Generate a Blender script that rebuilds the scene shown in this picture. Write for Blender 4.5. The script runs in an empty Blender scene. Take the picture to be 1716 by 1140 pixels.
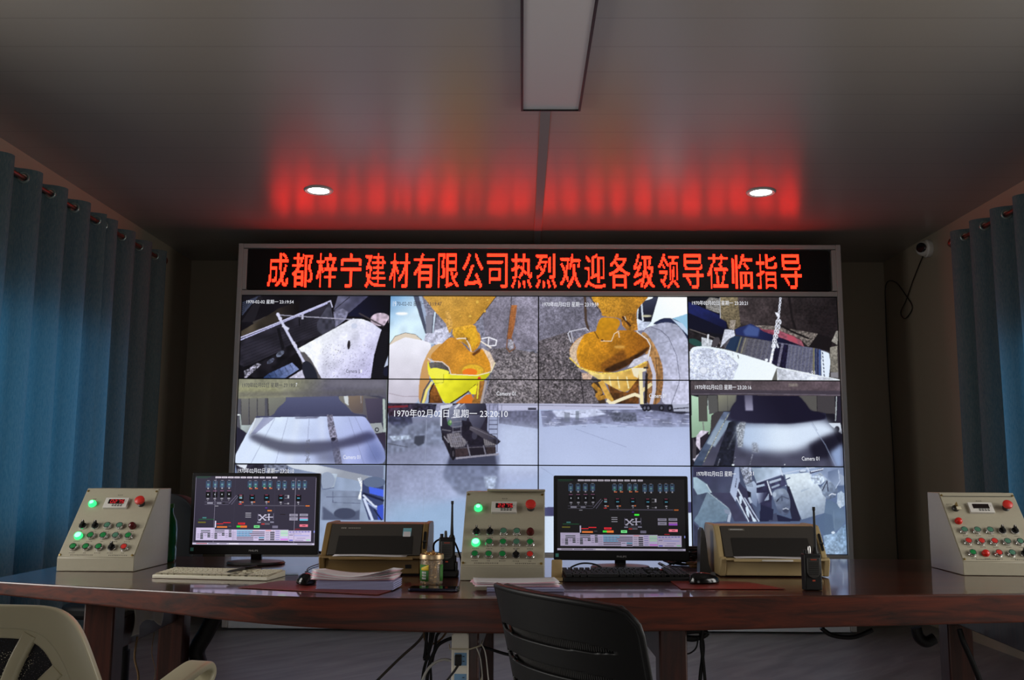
import bpy, bmesh, math, random
import numpy as np
from mathutils import Vector, Matrix
random.seed(7); rng = np.random.default_rng(7)
scene = bpy.context.scene
COL = scene.collection
PI = math.pi
R = math.radians

# ------------------------------------------------------------------ camera
F_PX, YAW, PITCH, ROLL, CAM_Z = 1608.11, .0112857, .137773, .005155, 1.09
_cy, _sy, _cp, _sp = math.cos(YAW), math.sin(YAW), math.cos(PITCH), math.sin(PITCH)
FW = np.array([-_sy*_cp, _cy*_cp, _sp]); _rt = np.array([_cy, _sy, 0.]); _up = np.cross(_rt, FW)
RT = math.cos(ROLL)*_rt + math.sin(ROLL)*_up
UP = -math.sin(ROLL)*_rt + math.cos(ROLL)*_up
cam_data = bpy.data.cameras.new('camera'); cam = bpy.data.objects.new('camera', cam_data); COL.objects.link(cam)
cam.matrix_world = Matrix(((RT[0], UP[0], -FW[0], 0), (RT[1], UP[1], -FW[1], 0), (RT[2], UP[2], -FW[2], CAM_Z), (0, 0, 0, 1)))
cam_data.sensor_fit = 'HORIZONTAL'; cam_data.sensor_width = 36; cam_data.lens = 36*F_PX/1716
cam_data.clip_start = .02; cam_data.clip_end = 60
scene.camera = cam

def _ray(px, py): return (px-858)/F_PX*RT - (py-570)/F_PX*UP + FW
def on_y(px, py, Y):
    d = _ray(px, py); d = d*(Y/d[1]); return (d[0], d[1], d[2]+CAM_Z)

# ------------------------------------------------------------------ view, world, daylight
vs = scene.view_settings
scene.display_settings.display_device = 'sRGB'
vs.view_transform = 'Standard'; vs.look = 'None'; vs.gamma = 1; vs.use_curve_mapping = False
vs.exposure = 0.0
scene.cycles.max_bounces = 6; scene.cycles.diffuse_bounces = 4
world = bpy.data.worlds.new('world'); scene.world = world; world.use_nodes = True
world.node_tree.nodes['Background'].inputs[0].default_value = (.55, .7, 1, 1)
world.node_tree.nodes['Background'].inputs[1].default_value = .35

def area(name, loc, direction, sx, sy, power, color):
    l = bpy.data.lights.new(name, 'AREA'); l.shape = 'RECTANGLE'; l.size = sx; l.size_y = sy
    l.energy = power; l.color = color
    o = bpy.data.objects.new(name, l); COL.objects.link(o); o.location = loc
    o.rotation_euler = Vector(direction).to_track_quat('-Z', 'Y').to_euler()
    return o
XL, XR, YB, YF, H = -2.775, 2.993, 7.84, -1.6, 2.84       # the room
DAY = (.86, .94, 1)
# daylight outside the curtained windows and the two uncurtained ones nearer the viewer
area('daylight', (XL-.45, 5.2, 1.5), (1, 0, -.15), 1.7, 2.3, 9, DAY)
area('daylight', (XR+.45, 4.75, 1.45), (-1, 0, -.15), 1.7, 2.3, 15, DAY)
area('daylight', (XL-.5, 2.45, 1.75), (1, .05, -.32), 1.7, 1.9, 80, (1, .97, .92))
area('daylight', (XR+.5, 2.45, 1.75), (-1, .05, -.32), 1.7, 1.9, 85, (1, .97, .92))

area('daylight', (.1, YF-.35, 1.05), (0, 1, .02), 1.7, 2.0, 14, (1, .96, .88))  # added weak fill from behind the viewer, through the made-up rear door

# ------------------------------------------------------------------ materials
def lin(c):
    return tuple(((v/255)/12.92 if v <= 10.3 else (((v/255)+.055)/1.055)**2.4) for v in c[:3])
def mat(name, c, rough=.5, metal=0., coat=0., noise=None, emit=None, bump=None, spec=.5, trans=None, alpha=None):
    m = bpy.data.materials.new(name); m.use_nodes = True; nt = m.node_tree
    b = nt.nodes['Principled BSDF']; col = (*lin(c), 1)
    b.inputs['Base Color'].default_value = col; b.inputs['Roughness'].default_value = rough
    b.inputs['Metallic'].default_value = metal; b.inputs['Coat Weight'].default_value = coat
    b.inputs['Coat Roughness'].default_value = .06
    b.inputs['Specular IOR Level'].default_value = spec
    if noise or bump:
        tc = nt.nodes.new('ShaderNodeTexCoord'); nz = nt.nodes.new('ShaderNodeTexNoise'); nz.inputs['Detail'].default_value = 5
        nt.links.new(tc.outputs['Object'], nz.inputs['Vector'])
        nz.inputs['Scale'].default_value = (noise or bump)[0]
        if noise:
            mx = nt.nodes.new('ShaderNodeMix'); mx.data_type = 'RGBA'
            a = noise[1]
            mx.inputs[6].default_value = (*[v*(1-a) for v in col[:3]], 1); mx.inputs[7].default_value = (*[min(1, v*(1+a)) for v in col[:3]], 1)
            nt.links.new(nz.outputs['Fac'], mx.inputs[0]); nt.links.new(mx.outputs[2], b.inputs['Base Color'])
        if bump:
            bp = nt.nodes.new('ShaderNodeBump'); bp.inputs['Strength'].default_value = bump[1]; bp.inputs['Distance'].default_value = .002
            nt.links.new(nz.outputs['Fac'], bp.inputs['Height']); nt.links.new(bp.outputs[0], b.inputs['Normal'])
    if emit:
        b.inputs['Emission Color'].default_value = (*emit[:3], 1); b.inputs['Emission Strength'].default_value = emit[3]
    if trans: b.inputs['Transmission Weight'].default_value = trans
    if alpha is not None: b.inputs['Alpha'].default_value = alpha
    return m

def wood(name, dark, light, rough, coat, scale=(1.1, 16, 16), axis='X', contrast=(.35, .68)):
    m = bpy.data.materials.new(name); m.use_nodes = True; nt = m.node_tree; b = nt.nodes['Principled BSDF']
    tc = nt.nodes.new('ShaderNodeTexCoord'); mp = nt.nodes.new('ShaderNodeMapping')
    mp.inputs['Scale'].default_value = scale
    nt.links.new(tc.outputs['Object'], mp.inputs['Vector'])
    n1 = nt.nodes.new('ShaderNodeTexNoise'); n1.inputs['Scale'].default_value = 1.6; n1.inputs['Detail'].default_value = 7
    n1.inputs['Roughness'].default_value = .62; n1.inputs['Distortion'].default_value = 1.1
    nt.links.new(mp.outputs[0], n1.inputs['Vector'])
    cr = nt.nodes.new('ShaderNodeValToRGB'); e = cr.color_ramp.elements
    e[0].position, e[1].position = contrast; e[0].color = (*lin(dark), 1); e[1].color = (*lin(light), 1)
    nt.links.new(n1.outputs['Fac'], cr.inputs[0]); nt.links.new(cr.outputs[0], b.inputs['Base Color'])
    b.inputs['Roughness'].default_value = rough; b.inputs['Coat Weight'].default_value = coat; b.inputs['Coat Roughness'].default_value = .05
    return m

def attr_screen(name, strength=1., rough=.5):
    m = bpy.data.materials.new(name); m.use_nodes = True; nt = m.node_tree; b = nt.nodes['Principled BSDF']
    at = nt.nodes.new('ShaderNodeAttribute'); at.attribute_name = 'screen'
    b.inputs['Base Color'].default_value = (.008, .008, .01, 1); b.inputs['Roughness'].default_value = rough
    b.inputs['Specular IOR Level'].default_value = .25; nt.links.new(at.outputs['Color'], b.inputs['Emission Color']); b.inputs['Emission Strength'].default_value = strength
    return m

M = {}
M['wall'] = mat('painted wall panel', (166, 154, 133), .38, noise=(1.2, .05))
def ceiling_mat():
    m = mat('coated ceiling panel', (158, 150, 140), .29, spec=.36); nt = m.node_tree; b = nt.nodes['Principled BSDF']
    tc = nt.nodes.new('ShaderNodeTexCoord'); w = nt.nodes.new('ShaderNodeTexWave'); w.bands_direction = 'Y'
    w.inputs['Scale'].default_value = 1.25; w.inputs['Distortion'].default_value = 0
    nt.links.new(tc.outputs['Object'], w.inputs['Vector'])
    cr = nt.nodes.new('ShaderNodeValToRGB'); cr.color_ramp.elements[0].position = .0; cr.color_ramp.elements[1].position = .002
    cr.color_ramp.elements[0].color = (*lin((140, 133, 124)), 1); cr.color_ramp.elements[1].color = (*lin((158, 150, 140)), 1)
    nt.links.new(w.outputs['Fac'], cr.inputs[0]); nt.links.new(cr.outputs[0], b.inputs['Base Color'])
    nz = nt.nodes.new('ShaderNodeTexNoise'); nz.inputs['Scale'].default_value = 3.0
    bp = nt.nodes.new('ShaderNodeBump'); bp.inputs['Strength'].default_value = .05; bp.inputs['Distance'].default_value = .01
    nt.links.new(tc.outputs['Object'], nz.inputs['Vector']); nt.links.new(nz.outputs['Fac'], bp.inputs['Height']); nt.links.new(bp.outputs[0], b.inputs['Normal'])
    return m
M['ceiling'] = ceiling_mat()
def floor_mat():
    m = mat('grey laminate', (92, 90, 90), .42); nt = m.node_tree; b = nt.nodes['Principled BSDF']
    tc = nt.nodes.new('ShaderNodeTexCoord'); mp = nt.nodes.new('ShaderNodeMapping')
    mp.inputs['Rotation'].default_value = (0, 0, R(-48)); mp.inputs['Scale'].default_value = (.9, 9, 1)
    nt.links.new(tc.outputs['Object'], mp.inputs['Vector'])
    nz = nt.nodes.new('ShaderNodeTexNoise'); nz.inputs['Scale'].default_value = 1.5; nz.inputs['Detail'].default_value = 6; nz.inputs['Distortion'].default_value = .6
    mp.inputs['Scale'].default_value = (1, 1, 1); m2 = nt.nodes.new('ShaderNodeMapping'); m2.inputs['Scale'].default_value = (1.3, 7, 1)
    nt.links.new(mp.outputs[0], m2.inputs['Vector']); nt.links.new(m2.outputs[0], nz.inputs['Vector'])
    cr = nt.nodes.new('ShaderNodeValToRGB'); e = cr.color_ramp.elements; e[0].position = .25; e[1].position = .8
    e[0].color = (*lin((102, 102, 101)), 1); e[1].color = (*lin((146, 146, 144)), 1)
    nt.links.new(nz.outputs['Fac'], cr.inputs[0]); nt.links.new(cr.outputs[0], b.inputs['Base Color'])
    return m
M['floor'] = floor_mat()
M['seam'] = mat('grey metal joint strip', (150, 146, 144), .75, 0, spec=.2)
M['alu'] = mat('pale grey coated frame', (196, 192, 186), .4, .1)
M['plinth'] = mat('pale grey cabinet panel', (226, 230, 232), .4)
M['black'] = mat('matte black plastic', (13, 12, 13), .5, spec=.35)
M['blackgloss'] = mat('glossy black plastic', (12, 12, 14), .16)
M['blacksoft'] = mat('soft black rubber', (17, 17, 18), .6)
M['darkgrey'] = mat('dark grey plastic', (52, 50, 48), .4)
M['sign'] = mat('black led board', (6, 5, 6), .45)
M['led'] = mat('red led', (40, 5, 3), .5, emit=(11.5, .115, .036, 1))
M['wood_top'] = wood('lacquered dark red wood', (22, 8, 4), (92, 38, 16), .3, .8, contrast=(.3, .74))
M['wood_edge'] = wood('dark red wood edge', (20, 7, 3), (108, 40, 14), .45, .06, (1.1, 16, 22), contrast=(.3, .72))
M['wood_leg'] = wood('brown red wood', (40, 16, 11), (78, 36, 25), .4, .2, (22, 22, 1.5))
M['box'] = mat('beige grey sheet steel', (170, 163, 142), .42, noise=(90, .05))
M['chrome'] = mat('chrome', (215, 215, 215), .12, 1.)
M['brass'] = mat('brass screw', (190, 165, 105), .3, 1.)
M['lit'] = mat('lit green lens', (30, 190, 80), .25, emit=(.04, 1.0, .28, 1.15))
M['litc'] = mat('bright green lens centre', (120, 255, 180), .25, emit=(.35, 1.0, .62, 1.3))
M['green'] = mat('green button', (18, 128, 62), .35)
M['dullgreen'] = mat('dull green button', (72, 122, 98), .4)
M['red'] = mat('red button', (205, 48, 40), .35)
M['redlens'] = mat('red lens', (205, 36, 28), .25)
M['darkred'] = mat('unlit dark red lens', (78, 16, 18), .15)
M['white'] = mat('white plastic', (212, 208, 200), .4)
M['cream'] = mat('cream plastic', (206, 196, 166), .42)
M['dirtyyellow'] = mat('yellowed plastic', (128, 102, 60), .45, noise=(14, .12))
M['dirtycream'] = mat('yellowed cream plastic', (178, 156, 112), .45, noise=(14, .12))
M['smoke'] = mat('smoked plastic cover', (66, 62, 58), .3)
M['smokedark'] = mat('dark cover window', (34, 32, 31), .35)
M['print'] = mat('black print', (38, 36, 34), .6)
M['segoff'] = mat('dark display window', (26, 17, 17), .25)
M['seg'] = mat('red display segment', (60, 5, 5), .4, emit=(.85, .02, .03, 1))
M['paper'] = mat('white paper', (222, 217, 220), .75, noise=(25, .06))
M['pinkpaper'] = mat('pink paper', (226, 178, 190), .75)
M['lilac'] = mat('lilac paper', (168, 168, 205), .75)
M['mat_red'] = mat('dark red leatherette', (112, 38, 28), .42, bump=(260, .2))
M['glass'] = mat('clear plastic jar', (235, 225, 205), .06, alpha=.13)
M['gold'] = mat('brass coloured clip metal', (205, 165, 105), .28, 1.)
M['silver'] = mat('steel', (190, 188, 185), .25, 1.)
M['jarlabel'] = mat('green label', (60, 120, 50), .5)
M['yellow'] = mat('yellow label patch', (225, 190, 40), .5)
M['teal'] = mat('teal sticker', (92, 178, 172), .5)
M['skysticker'] = mat('pale blue label', (128, 190, 205), .5)
M['orange'] = mat('orange print', (190, 70, 40), .5)
M['greenbottle'] = mat('green plastic', (24, 130, 62), .15, trans=.35)
M['cable'] = mat('black cable', (16, 15, 16), .5)
M['greycable'] = mat('grey brown cable', (92, 84, 74), .5)
M['whitecable'] = mat('white cable', (215, 212, 205), .45)
M['tancable'] = mat('tan cable', (132, 102, 66), .5)
M['palewood'] = mat('pale wood', (208, 180, 128), .55, noise=(30, .12))
M['rag'] = mat('white rag', (196, 190, 182), .9)
M['socketblue'] = mat('pale blue socket face', (120, 165, 205), .45)
M['diffuser'] = mat('pale lamp diffuser', (205, 200, 196), .4)
M['rod'] = mat('brown red curtain rod', (98, 52, 40), .35, .2)
M['grommet'] = mat('pale teal grey eyelet', (118, 136, 132), .3, .3)
M['blueglass'] = mat('pale blue plastic card', (150, 170, 190), .25)
M['logo'] = mat('pale silver print', (205, 205, 205), .4)
def cloth_mat():
    m = bpy.data.materials.new('teal curtain cloth'); m.use_nodes = True; nt = m.node_tree
    for n in list(nt.nodes):
        if n.type == 'BSDF_PRINCIPLED': nt.nodes.remove(n)
    out = nt.nodes['Material Output']
    d = nt.nodes.new('ShaderNodeBsdfDiffuse'); t = nt.nodes.new('ShaderNodeBsdfTranslucent'); mx = nt.nodes.new('ShaderNodeMixShader')
    tc = nt.nodes.new('ShaderNodeTexCoord'); mp = nt.nodes.new('ShaderNodeMapping'); mp.inputs['Scale'].default_value = (260, 260, 40)
    nz = nt.nodes.new('ShaderNodeTexNoise'); nz.inputs['Scale'].default_value = 1; nz.inputs['Detail'].default_value = 3
    nt.links.new(tc.outputs['Object'], mp.inputs['Vector']); nt.links.new(mp.outputs[0], nz.inputs['Vector'])
    cr = nt.nodes.new('ShaderNodeValToRGB'); cr.color_ramp.elements[0].position = .35; cr.color_ramp.elements[1].position = .65
    cr.color_ramp.elements[0].color = (*lin((98, 112, 112)), 1); cr.color_ramp.elements[1].color = (*lin((130, 142, 138)), 1)
    nt.links.new(nz.outputs['Fac'], cr.inputs[0]); nt.links.new(cr.outputs[0], d.inputs['Color'])
    t.inputs['Color'].default_value = (.045, .32, .54, 1)
    mx.inputs[0].default_value = .42
    nt.links.new(d.outputs[0], mx.inputs[1]); nt.links.new(t.outputs[0], mx.inputs[2]); nt.links.new(mx.outputs[0], out.inputs['Surface'])
    return m
M['curtain'] = cloth_mat()
def net_mat():
    m = mat('black chair mesh', (26, 25, 30), .7); nt = m.node_tree; b = nt.nodes['Principled BSDF']
    tc = nt.nodes.new('ShaderNodeTexCoord'); ck = nt.nodes.new('ShaderNodeTexVoronoi'); ck.inputs['Scale'].default_value = 380
    nt.links.new(tc.outputs['Object'], ck.inputs['Vector'])
    cr = nt.nodes.new('ShaderNodeValToRGB'); cr.color_ramp.interpolation = 'CONSTANT'
    cr.color_ramp.elements[0].color = (.0, .0, .0, 1); cr.color_ramp.elements[1].position = .2; cr.color_ramp.elements[1].color = (1, 1, 1, 1)
    nt.links.new(ck.outputs['Distance'], cr.inputs[0]); nt.links.new(cr.outputs[0], b.inputs['Alpha'])
    return m
M['net'] = net_mat()
M['paneglass'] = mat('window glass', (255, 255, 255), .02, alpha=.08)
M['winframe'] = mat('white window frame', (215, 215, 212), .4)

# ------------------------------------------------------------------ mesh helpers
class MB:
    def __init__(s): s.v = []; s.f = []; s.m = []
    def add(s, vs, fs, mi=0):
        o = len(s.v); s.v += [tuple(map(float, p)) for p in vs]
        s.f += [tuple(i+o for i in f) for f in fs]; s.m += [mi]*len(fs); return s
    def box(s, c, d, mi=0, rz=0, M4=None):
        x, y, z = d[0]/2, d[1]/2, d[2]/2
        P = [(-x,-y,-z),(x,-y,-z),(x,y,-z),(-x,y,-z),(-x,-y,z),(x,-y,z),(x,y,z),(-x,y,z)]
        if rz: P = [(p[0]*math.cos(rz)-p[1]*math.sin(rz), p[0]*math.sin(rz)+p[1]*math.cos(rz), p[2]) for p in P]
        P = [(p[0]+c[0], p[1]+c[1], p[2]+c[2]) for p in P]
        if M4 is not None: P = [tuple(M4 @ Vector(p)) for p in P]
        return s.add(P, [(0,3,2,1),(4,5,6,7),(0,1,5,4),(1,2,6,5),(2,3,7,6),(3,0,4,7)], mi)
    def prism(s, poly, a, b, axis='X', mi=0, M4=None):
        n = len(poly)
        def q(p, t):
            r = {'X': (t, p[0], p[1]), 'Y': (p[0], t, p[1]), 'Z': (p[0], p[1], t)}[axis]
            return tuple(M4 @ Vector(r)) if M4 is not None else r
        V = [q(p, a) for p in poly]+[q(p, b) for p in poly]
        return s.add(V, [tuple(range(n))[::-1], tuple(range(n, 2*n))]+[(i, (i+1) % n, n+(i+1) % n, n+i) for i in range(n)], mi)
    def lathe(s, prof, n=24, o=(0,0,0), mi=0, M4=None):
        V = []; Fc = []; k = len(prof)
        for r, z in prof:
            for i in range(n):
                a = 2*PI*i/n; p = (o[0]+r*math.cos(a), o[1]+r*math.sin(a), o[2]+z)
                V.append(tuple(M4 @ Vector(p)) if M4 is not None else p)
        for j in range(k-1):
            for i in range(n):
                Fc.append((j*n+i, j*n+(i+1) % n, (j+1)*n+(i+1) % n, (j+1)*n+i))
        if prof[0][0] > 1e-6: Fc.append(tuple(range(n))[::-1])
        if prof[-1][0] > 1e-6: Fc.append(tuple((k-1)*n+i for i in range(n)))
        return s.add(V, Fc, mi)
    def sweep(s, path, sect, up=(0,0,1), closed=False, mi=0, scale=None):
        P = [Vector(p) for p in path]; n = len(P); k = len(sect); V = []; Fc = []; prev = Vector(up)
        for i in range(n):
            a = P[i-1] if (i > 0 or closed) else P[i]; b = P[(i+1) % n] if (i < n-1 or closed) else P[i]
            t = (b-a).normalized(); sd = t.cross(prev)
            if sd.length < 1e-4: sd = t.cross(Vector((1,0,0)))
            sd.normalize(); u2 = sd.cross(t).normalized()
            if up is None or True:
                pass
            q = scale[i] if scale else 1
            for (x, y) in sect: V.append(tuple(P[i]+sd*x*q+u2*y*q))
            if closed is False and up == 'pt': prev = u2
        for i in range(n if closed else n-1):
            for j in range(k):
                Fc.append((i*k+j, i*k+(j+1) % k, ((i+1) % n)*k+(j+1) % k, ((i+1) % n)*k+j))
        if not closed: Fc += [tuple(range(k))[::-1], tuple((n-1)*k+j for j in range(k))]
        return s.add(V, Fc, mi)
    def tube(s, path, r, n=8, closed=False, mi=0):
        P = [Vector(p) for p in path]
        d = (P[-1]-P[0]) if not closed else Vector((0,0,0))
        up = (0,0,1)
        if not closed and d.length > 0 and abs(d.normalized().z) > .8: up = (0, 1, 0) if abs(d.normalized().y) < .5 else (1, 0, 0)
        return s.sweep(path, [(r*math.cos(2*PI*i/n), r*math.sin(2*PI*i/n)) for i in range(n)], up, closed, mi)
    def grid(s, fn, nu, nv, mi=0, keep=None):
        V = [fn(i/nu, j/nv) for j in range(nv+1) for i in range(nu+1)]
        Fc = []
        for j in range(nv):
            for i in range(nu):
                if keep and not keep((i+.5)/nu, (j+.5)/nv): continue
                Fc.append((j*(nu+1)+i, j*(nu+1)+i+1, (j+1)*(nu+1)+i+1, (j+1)*(nu+1)+i))
        return s.add(V, Fc, mi)
    def build(s, name, material, parent=None, loc=(0,0,0), rot=(0,0,0), bevel=0, seg=2, smooth=30, solid=0, subdiv=0):
        me = bpy.data.meshes.new(name); me.from_pydata(s.v, [], s.f); me.update()
        for m_ in (material if isinstance(material, (list, tuple)) else [material]): me.materials.append(M[m_] if isinstance(m_, str) else m_)
        if any(s.m): me.polygons.foreach_set('material_index', s.m)
        bm = bmesh.new(); bm.from_mesh(me); bmesh.ops.recalc_face_normals(bm, faces=bm.faces)
        lo = [v for v in bm.verts if not v.link_faces]
        if lo: bmesh.ops.delete(bm, geom=lo, context='VERTS')
        bm.to_mesh(me); bm.free()
        if smooth:
            me.shade_smooth(); me.set_sharp_from_angle(angle=R(smooth))
            for pg in me.polygons:
                if len(pg.vertices) > 30: pg.use_smooth = False
        o = bpy.data.objects.new(name, me); COL.objects.link(o); o.location = loc; o.rotation_euler = rot
        if parent is not None: o.parent = parent
        if solid:
            md = o.modifiers.new('thickness', 'SOLIDIFY'); md.thickness = solid; md.offset = 0
        if bevel:
            md = o.modifiers.new('bevel', 'BEVEL'); md.width = bevel; md.segments = seg; md.limit_method = 'ANGLE'; md.angle_limit = R(35)
        if subdiv:
            md = o.modifiers.new('subdivision', 'SUBSURF'); md.levels = md.render_levels = subdiv
        return o

def tag(o, label=None, cat=None, group=None, kind=None):
    if label: o['label'] = label
    if cat: o['category'] = cat
    if group: o['group'] = group
    if kind: o['kind'] = kind
    return o
def thing(name, label, cat, loc=(0,0,0), rz=0, group=None):
    o = bpy.data.objects.new(name, None); o.empty_display_size = .05; COL.objects.link(o)
    o.location = loc; o.rotation_euler = (0, 0, rz); return tag(o, label, cat, group)
def struct(o): o['kind'] = 'structure'; return o
def smooth_path(pts, n=10, closed=False):
    P = [Vector(p) for p in pts]; out = []; m = len(P)
    for i in range(m if closed else m-1):
        p0 = P[(i-1) % m] if closed or i > 0 else P[i]; p1 = P[i]; p2 = P[(i+1) % m]
        p3 = P[(i+2) % m] if closed or i < m-2 else p2
        for k in range(n):
            t = k/n
            out.append(tuple(.5*((2*p1)+(-p0+p2)*t+(2*p0-5*p1+4*p2-p3)*t*t+(-p0+3*p1-3*p2+p3)*t**3)))
    if not closed: out.append(tuple(P[-1]))
    return out
def rrect(w, h, r, n=5, cx=0, cy=0):
    o = []
    for (x, y, a0) in ((w/2-r, h/2-r, 0), (-w/2+r, h/2-r, 90), (-w/2+r, -h/2+r, 180), (w/2-r, -h/2+r, 270)):
        for i in range(n+1):
            a = R(a0+90*i/n); o.append((cx+x+r*math.cos(a), cy+y+r*math.sin(a)))
    return o
_tc = {}
def text_geo(s):
    if s in _tc: return _tc[s]
    cu = bpy.data.curves.new('t', 'FONT'); cu.body = s; cu.resolution_u = 2; cu.fill_mode = 'FRONT'
    o = bpy.data.objects.new('t', cu); COL.objects.link(o)
    bpy.context.view_layer.update(); dg = bpy.context.evaluated_depsgraph_get(); me = o.evaluated_get(dg).to_mesh()
    me.calc_loop_triangles()
    V = np.array([v.co[:2] for v in me.vertices]).reshape(-1, 2); T = [tuple(t.vertices) for t in me.loop_triangles]
    o.evaluated_get(dg).to_mesh_clear(); bpy.data.objects.remove(o); bpy.data.curves.remove(cu)
    _tc[s] = (V, T); return _tc[s]
def add_text(mb, s, x0, x1, y0, y1, put, mi=0):
    """text fitted to the box x0..x1, y0..y1 of a plane; put(x, y) -> 3D"""
    V, T = text_geo(s)
    if len(V) == 0: return
    mn, mx = V.min(0), V.max(0); k = (V-mn)/np.maximum(mx-mn, 1e-6)
    mb.add([put(x0+(x1-x0)*a, y0+(y1-y0)*b) for a, b in k], T, mi)

# ------------------------------------------------------------------ the room
def wall_x(name, x0, x1, holes):
    """a side wall with window openings: holes = [(y0, y1, z0, z1)]"""
    mb = MB(); ys = sorted({YF, YB, *[h[0] for h in holes], *[h[1] for h in holes]})
    for a, b in zip(ys[:-1], ys[1:]):
        h = [q for q in holes if q[0] <= a and q[1] >= b]
        segs = [(0, H)] if not h else [(0, h[0][2]), (h[0][3], H)]
        for z0, z1 in segs: mb.box(((x0+x1)/2, (a+b)/2, (z0+z1)/2), (x1-x0, b-a, z1-z0))
    return struct(mb.build(name, 'wall', smooth=0))
WL = [(4.0, 6.2, .72, 2.0), (1.6, 3.3, .8, 2.3)]; WR = [(3.7, 5.75, .72, 1.93), (1.6, 3.3, .8, 2.3)]
wall_x('wall_left', XL-.1, XL, WL); wall_x('wall_right', XR, XR+.1, WR)
struct(MB().box(((XL+XR)/2, YB+.05, H/2), (XR-XL+.2, .1, H)).build('wall_back', 'wall', smooth=0))
rw = MB()
for a, b, z0 in ((XL-.1, -.8, 0), (-.8, 1.0, 2.1), (1.0, XR+.1, 0)): rw.box(((a+b)/2, YF-.05, (z0+H)/2), (b-a, .1, H-z0))
struct(rw.build('wall_rear', 'wall', smooth=0))
dr = MB()  # unseen glass door, added as an opening for the rear fill light
for x in (-.77, .1, .97): dr.box((x, YF-.05, 1.04), (.06, .06, 2.08))
for z in (.05, 2.07): dr.box((.1, YF-.05, z), (1.78, .055, .06))
dr = struct(dr.build('added_door_1', 'winframe', smooth=0)); struct(MB().box((.1, YF-.05, 1.06), (1.7, .006, 1.96)).build('added_door_1_pane', 'paneglass', parent=dr, smooth=0))
struct(MB().box(((XL+XR)/2, (YB+YF)/2, -.05), (XR-XL+.2, YB-YF+.2, .1)).build('floor', 'floor', smooth=0))
struct(MB().box(((XL+XR)/2, (YB+YF)/2, H+.05), (XR-XL+.2, YB-YF+.2, .1)).build('ceiling', 'ceiling', smooth=0))
struct(MB().box((.107, 6.1, H-.0015), (.05, 3.4, .003)).build('trim_1', 'seam', smooth=0))
struct(MB().box((.107-.027, 6.1, H-.001), (.004, 3.4, .002)).box((.107+.027, 6.1, H-.001), (.004, 3.4, .002)).build('trim_2', mat('tan joint edge', (168, 122, 96), .5), smooth=0))
for n, (x, hs) in enumerate([(XL-.05, WL[0]), (XR+.05, WR[0]), (XL-.05, WL[1]), (XR+.05, WR[1])]):
    y0, y1, z0, z1 = hs; w = MB(); t = .05
    w.box((x, (y0+y1)/2, z0+t/2), (.06, y1-y0, t)).box((x, (y0+y1)/2, z1-t/2), (.06, y1-y0, t))
    for y in (y0+t/2, (y0+y1)/2, y1-t/2): w.box((x, y, (z0+z1)/2), (.055, t, z1-z0-2*t))
    fr = struct(w.build('window_%d' % (n+1), 'winframe', smooth=0))
    struct(MB().box((x, (y0+y1)/2, (z0+z1)/2), (.006, y1-y0-.1, z1-z0-.1)).build('window_%d_pane' % (n+1), 'paneglass', parent=fr, smooth=0))

# ------------------------------------------------------------------ the pictures on the wall displays
SX0, SZ0, PW, PH, SY = -2.0407, 2.3605, 1.077, .6078, 6.841
CW, CH = 2560, 1080                                        # drawing raster of the whole wall
C = np.zeros((CH, CW, 3), np.float32)
crop = [0, 0, 1.]
def W2(p):
    """photograph point -> raster point on the plane of the wall displays"""
    x, y = crop[0]+p[0]/crop[2], crop[1]+p[1]/crop[2]
    d = _ray(x, y); d = d*(SY/d[1])
    return ((d[0]-SX0)/(4*PW)*CW, (SZ0-d[2]-CAM_Z)/(3*PH)*CH)
clipm = None
def _mask(P):
    P = np.array(P, float); x0, y0 = np.floor(P.min(0)).astype(int); x1, y1 = np.ceil(P.max(0)).astype(int)+1
    x0, y0 = max(x0, clipm[0]), max(y0, clipm[1]); x1, y1 = min(x1, clipm[2]), min(y1, clipm[3])
    if x1 <= x0 or y1 <= y0: return None
    X, Y = np.meshgrid(np.arange(x0, x1)+.5, np.arange(y0, y1)+.5); m = np.zeros(X.shape, bool)
    for a, b in zip(P, np.roll(P, -1, 0)):
        if a[1] == b[1]: continue
        m ^= ((a[1] <= Y) != (b[1] <= Y)) & (X < a[0]+(Y-a[1])*(b[0]-a[0])/(b[1]-a[1]))
    return m, x0, y0, x1, y1
def vnoise(w, h, sc):
    gw, gh = int(w/sc)+3, int(h/sc)+3; g = rng.random((gh, gw)).astype(np.float32)
    xs, ys = np.arange(w)/sc, np.arange(h)/sc; xi, yi = xs.astype(int), ys.astype(int); fx, fy = xs-xi, ys-yi
    fx = fx*fx*(3-2*fx); fy = fy*fy*(3-2*fy)
    a = g[yi][:, xi]*(1-fx)+g[yi][:, xi+1]*fx; b = g[yi+1][:, xi]*(1-fx)+g[yi+1][:, xi+1]*fx
    return a*(1-fy)[:, None]+b*fy[:, None]
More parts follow.
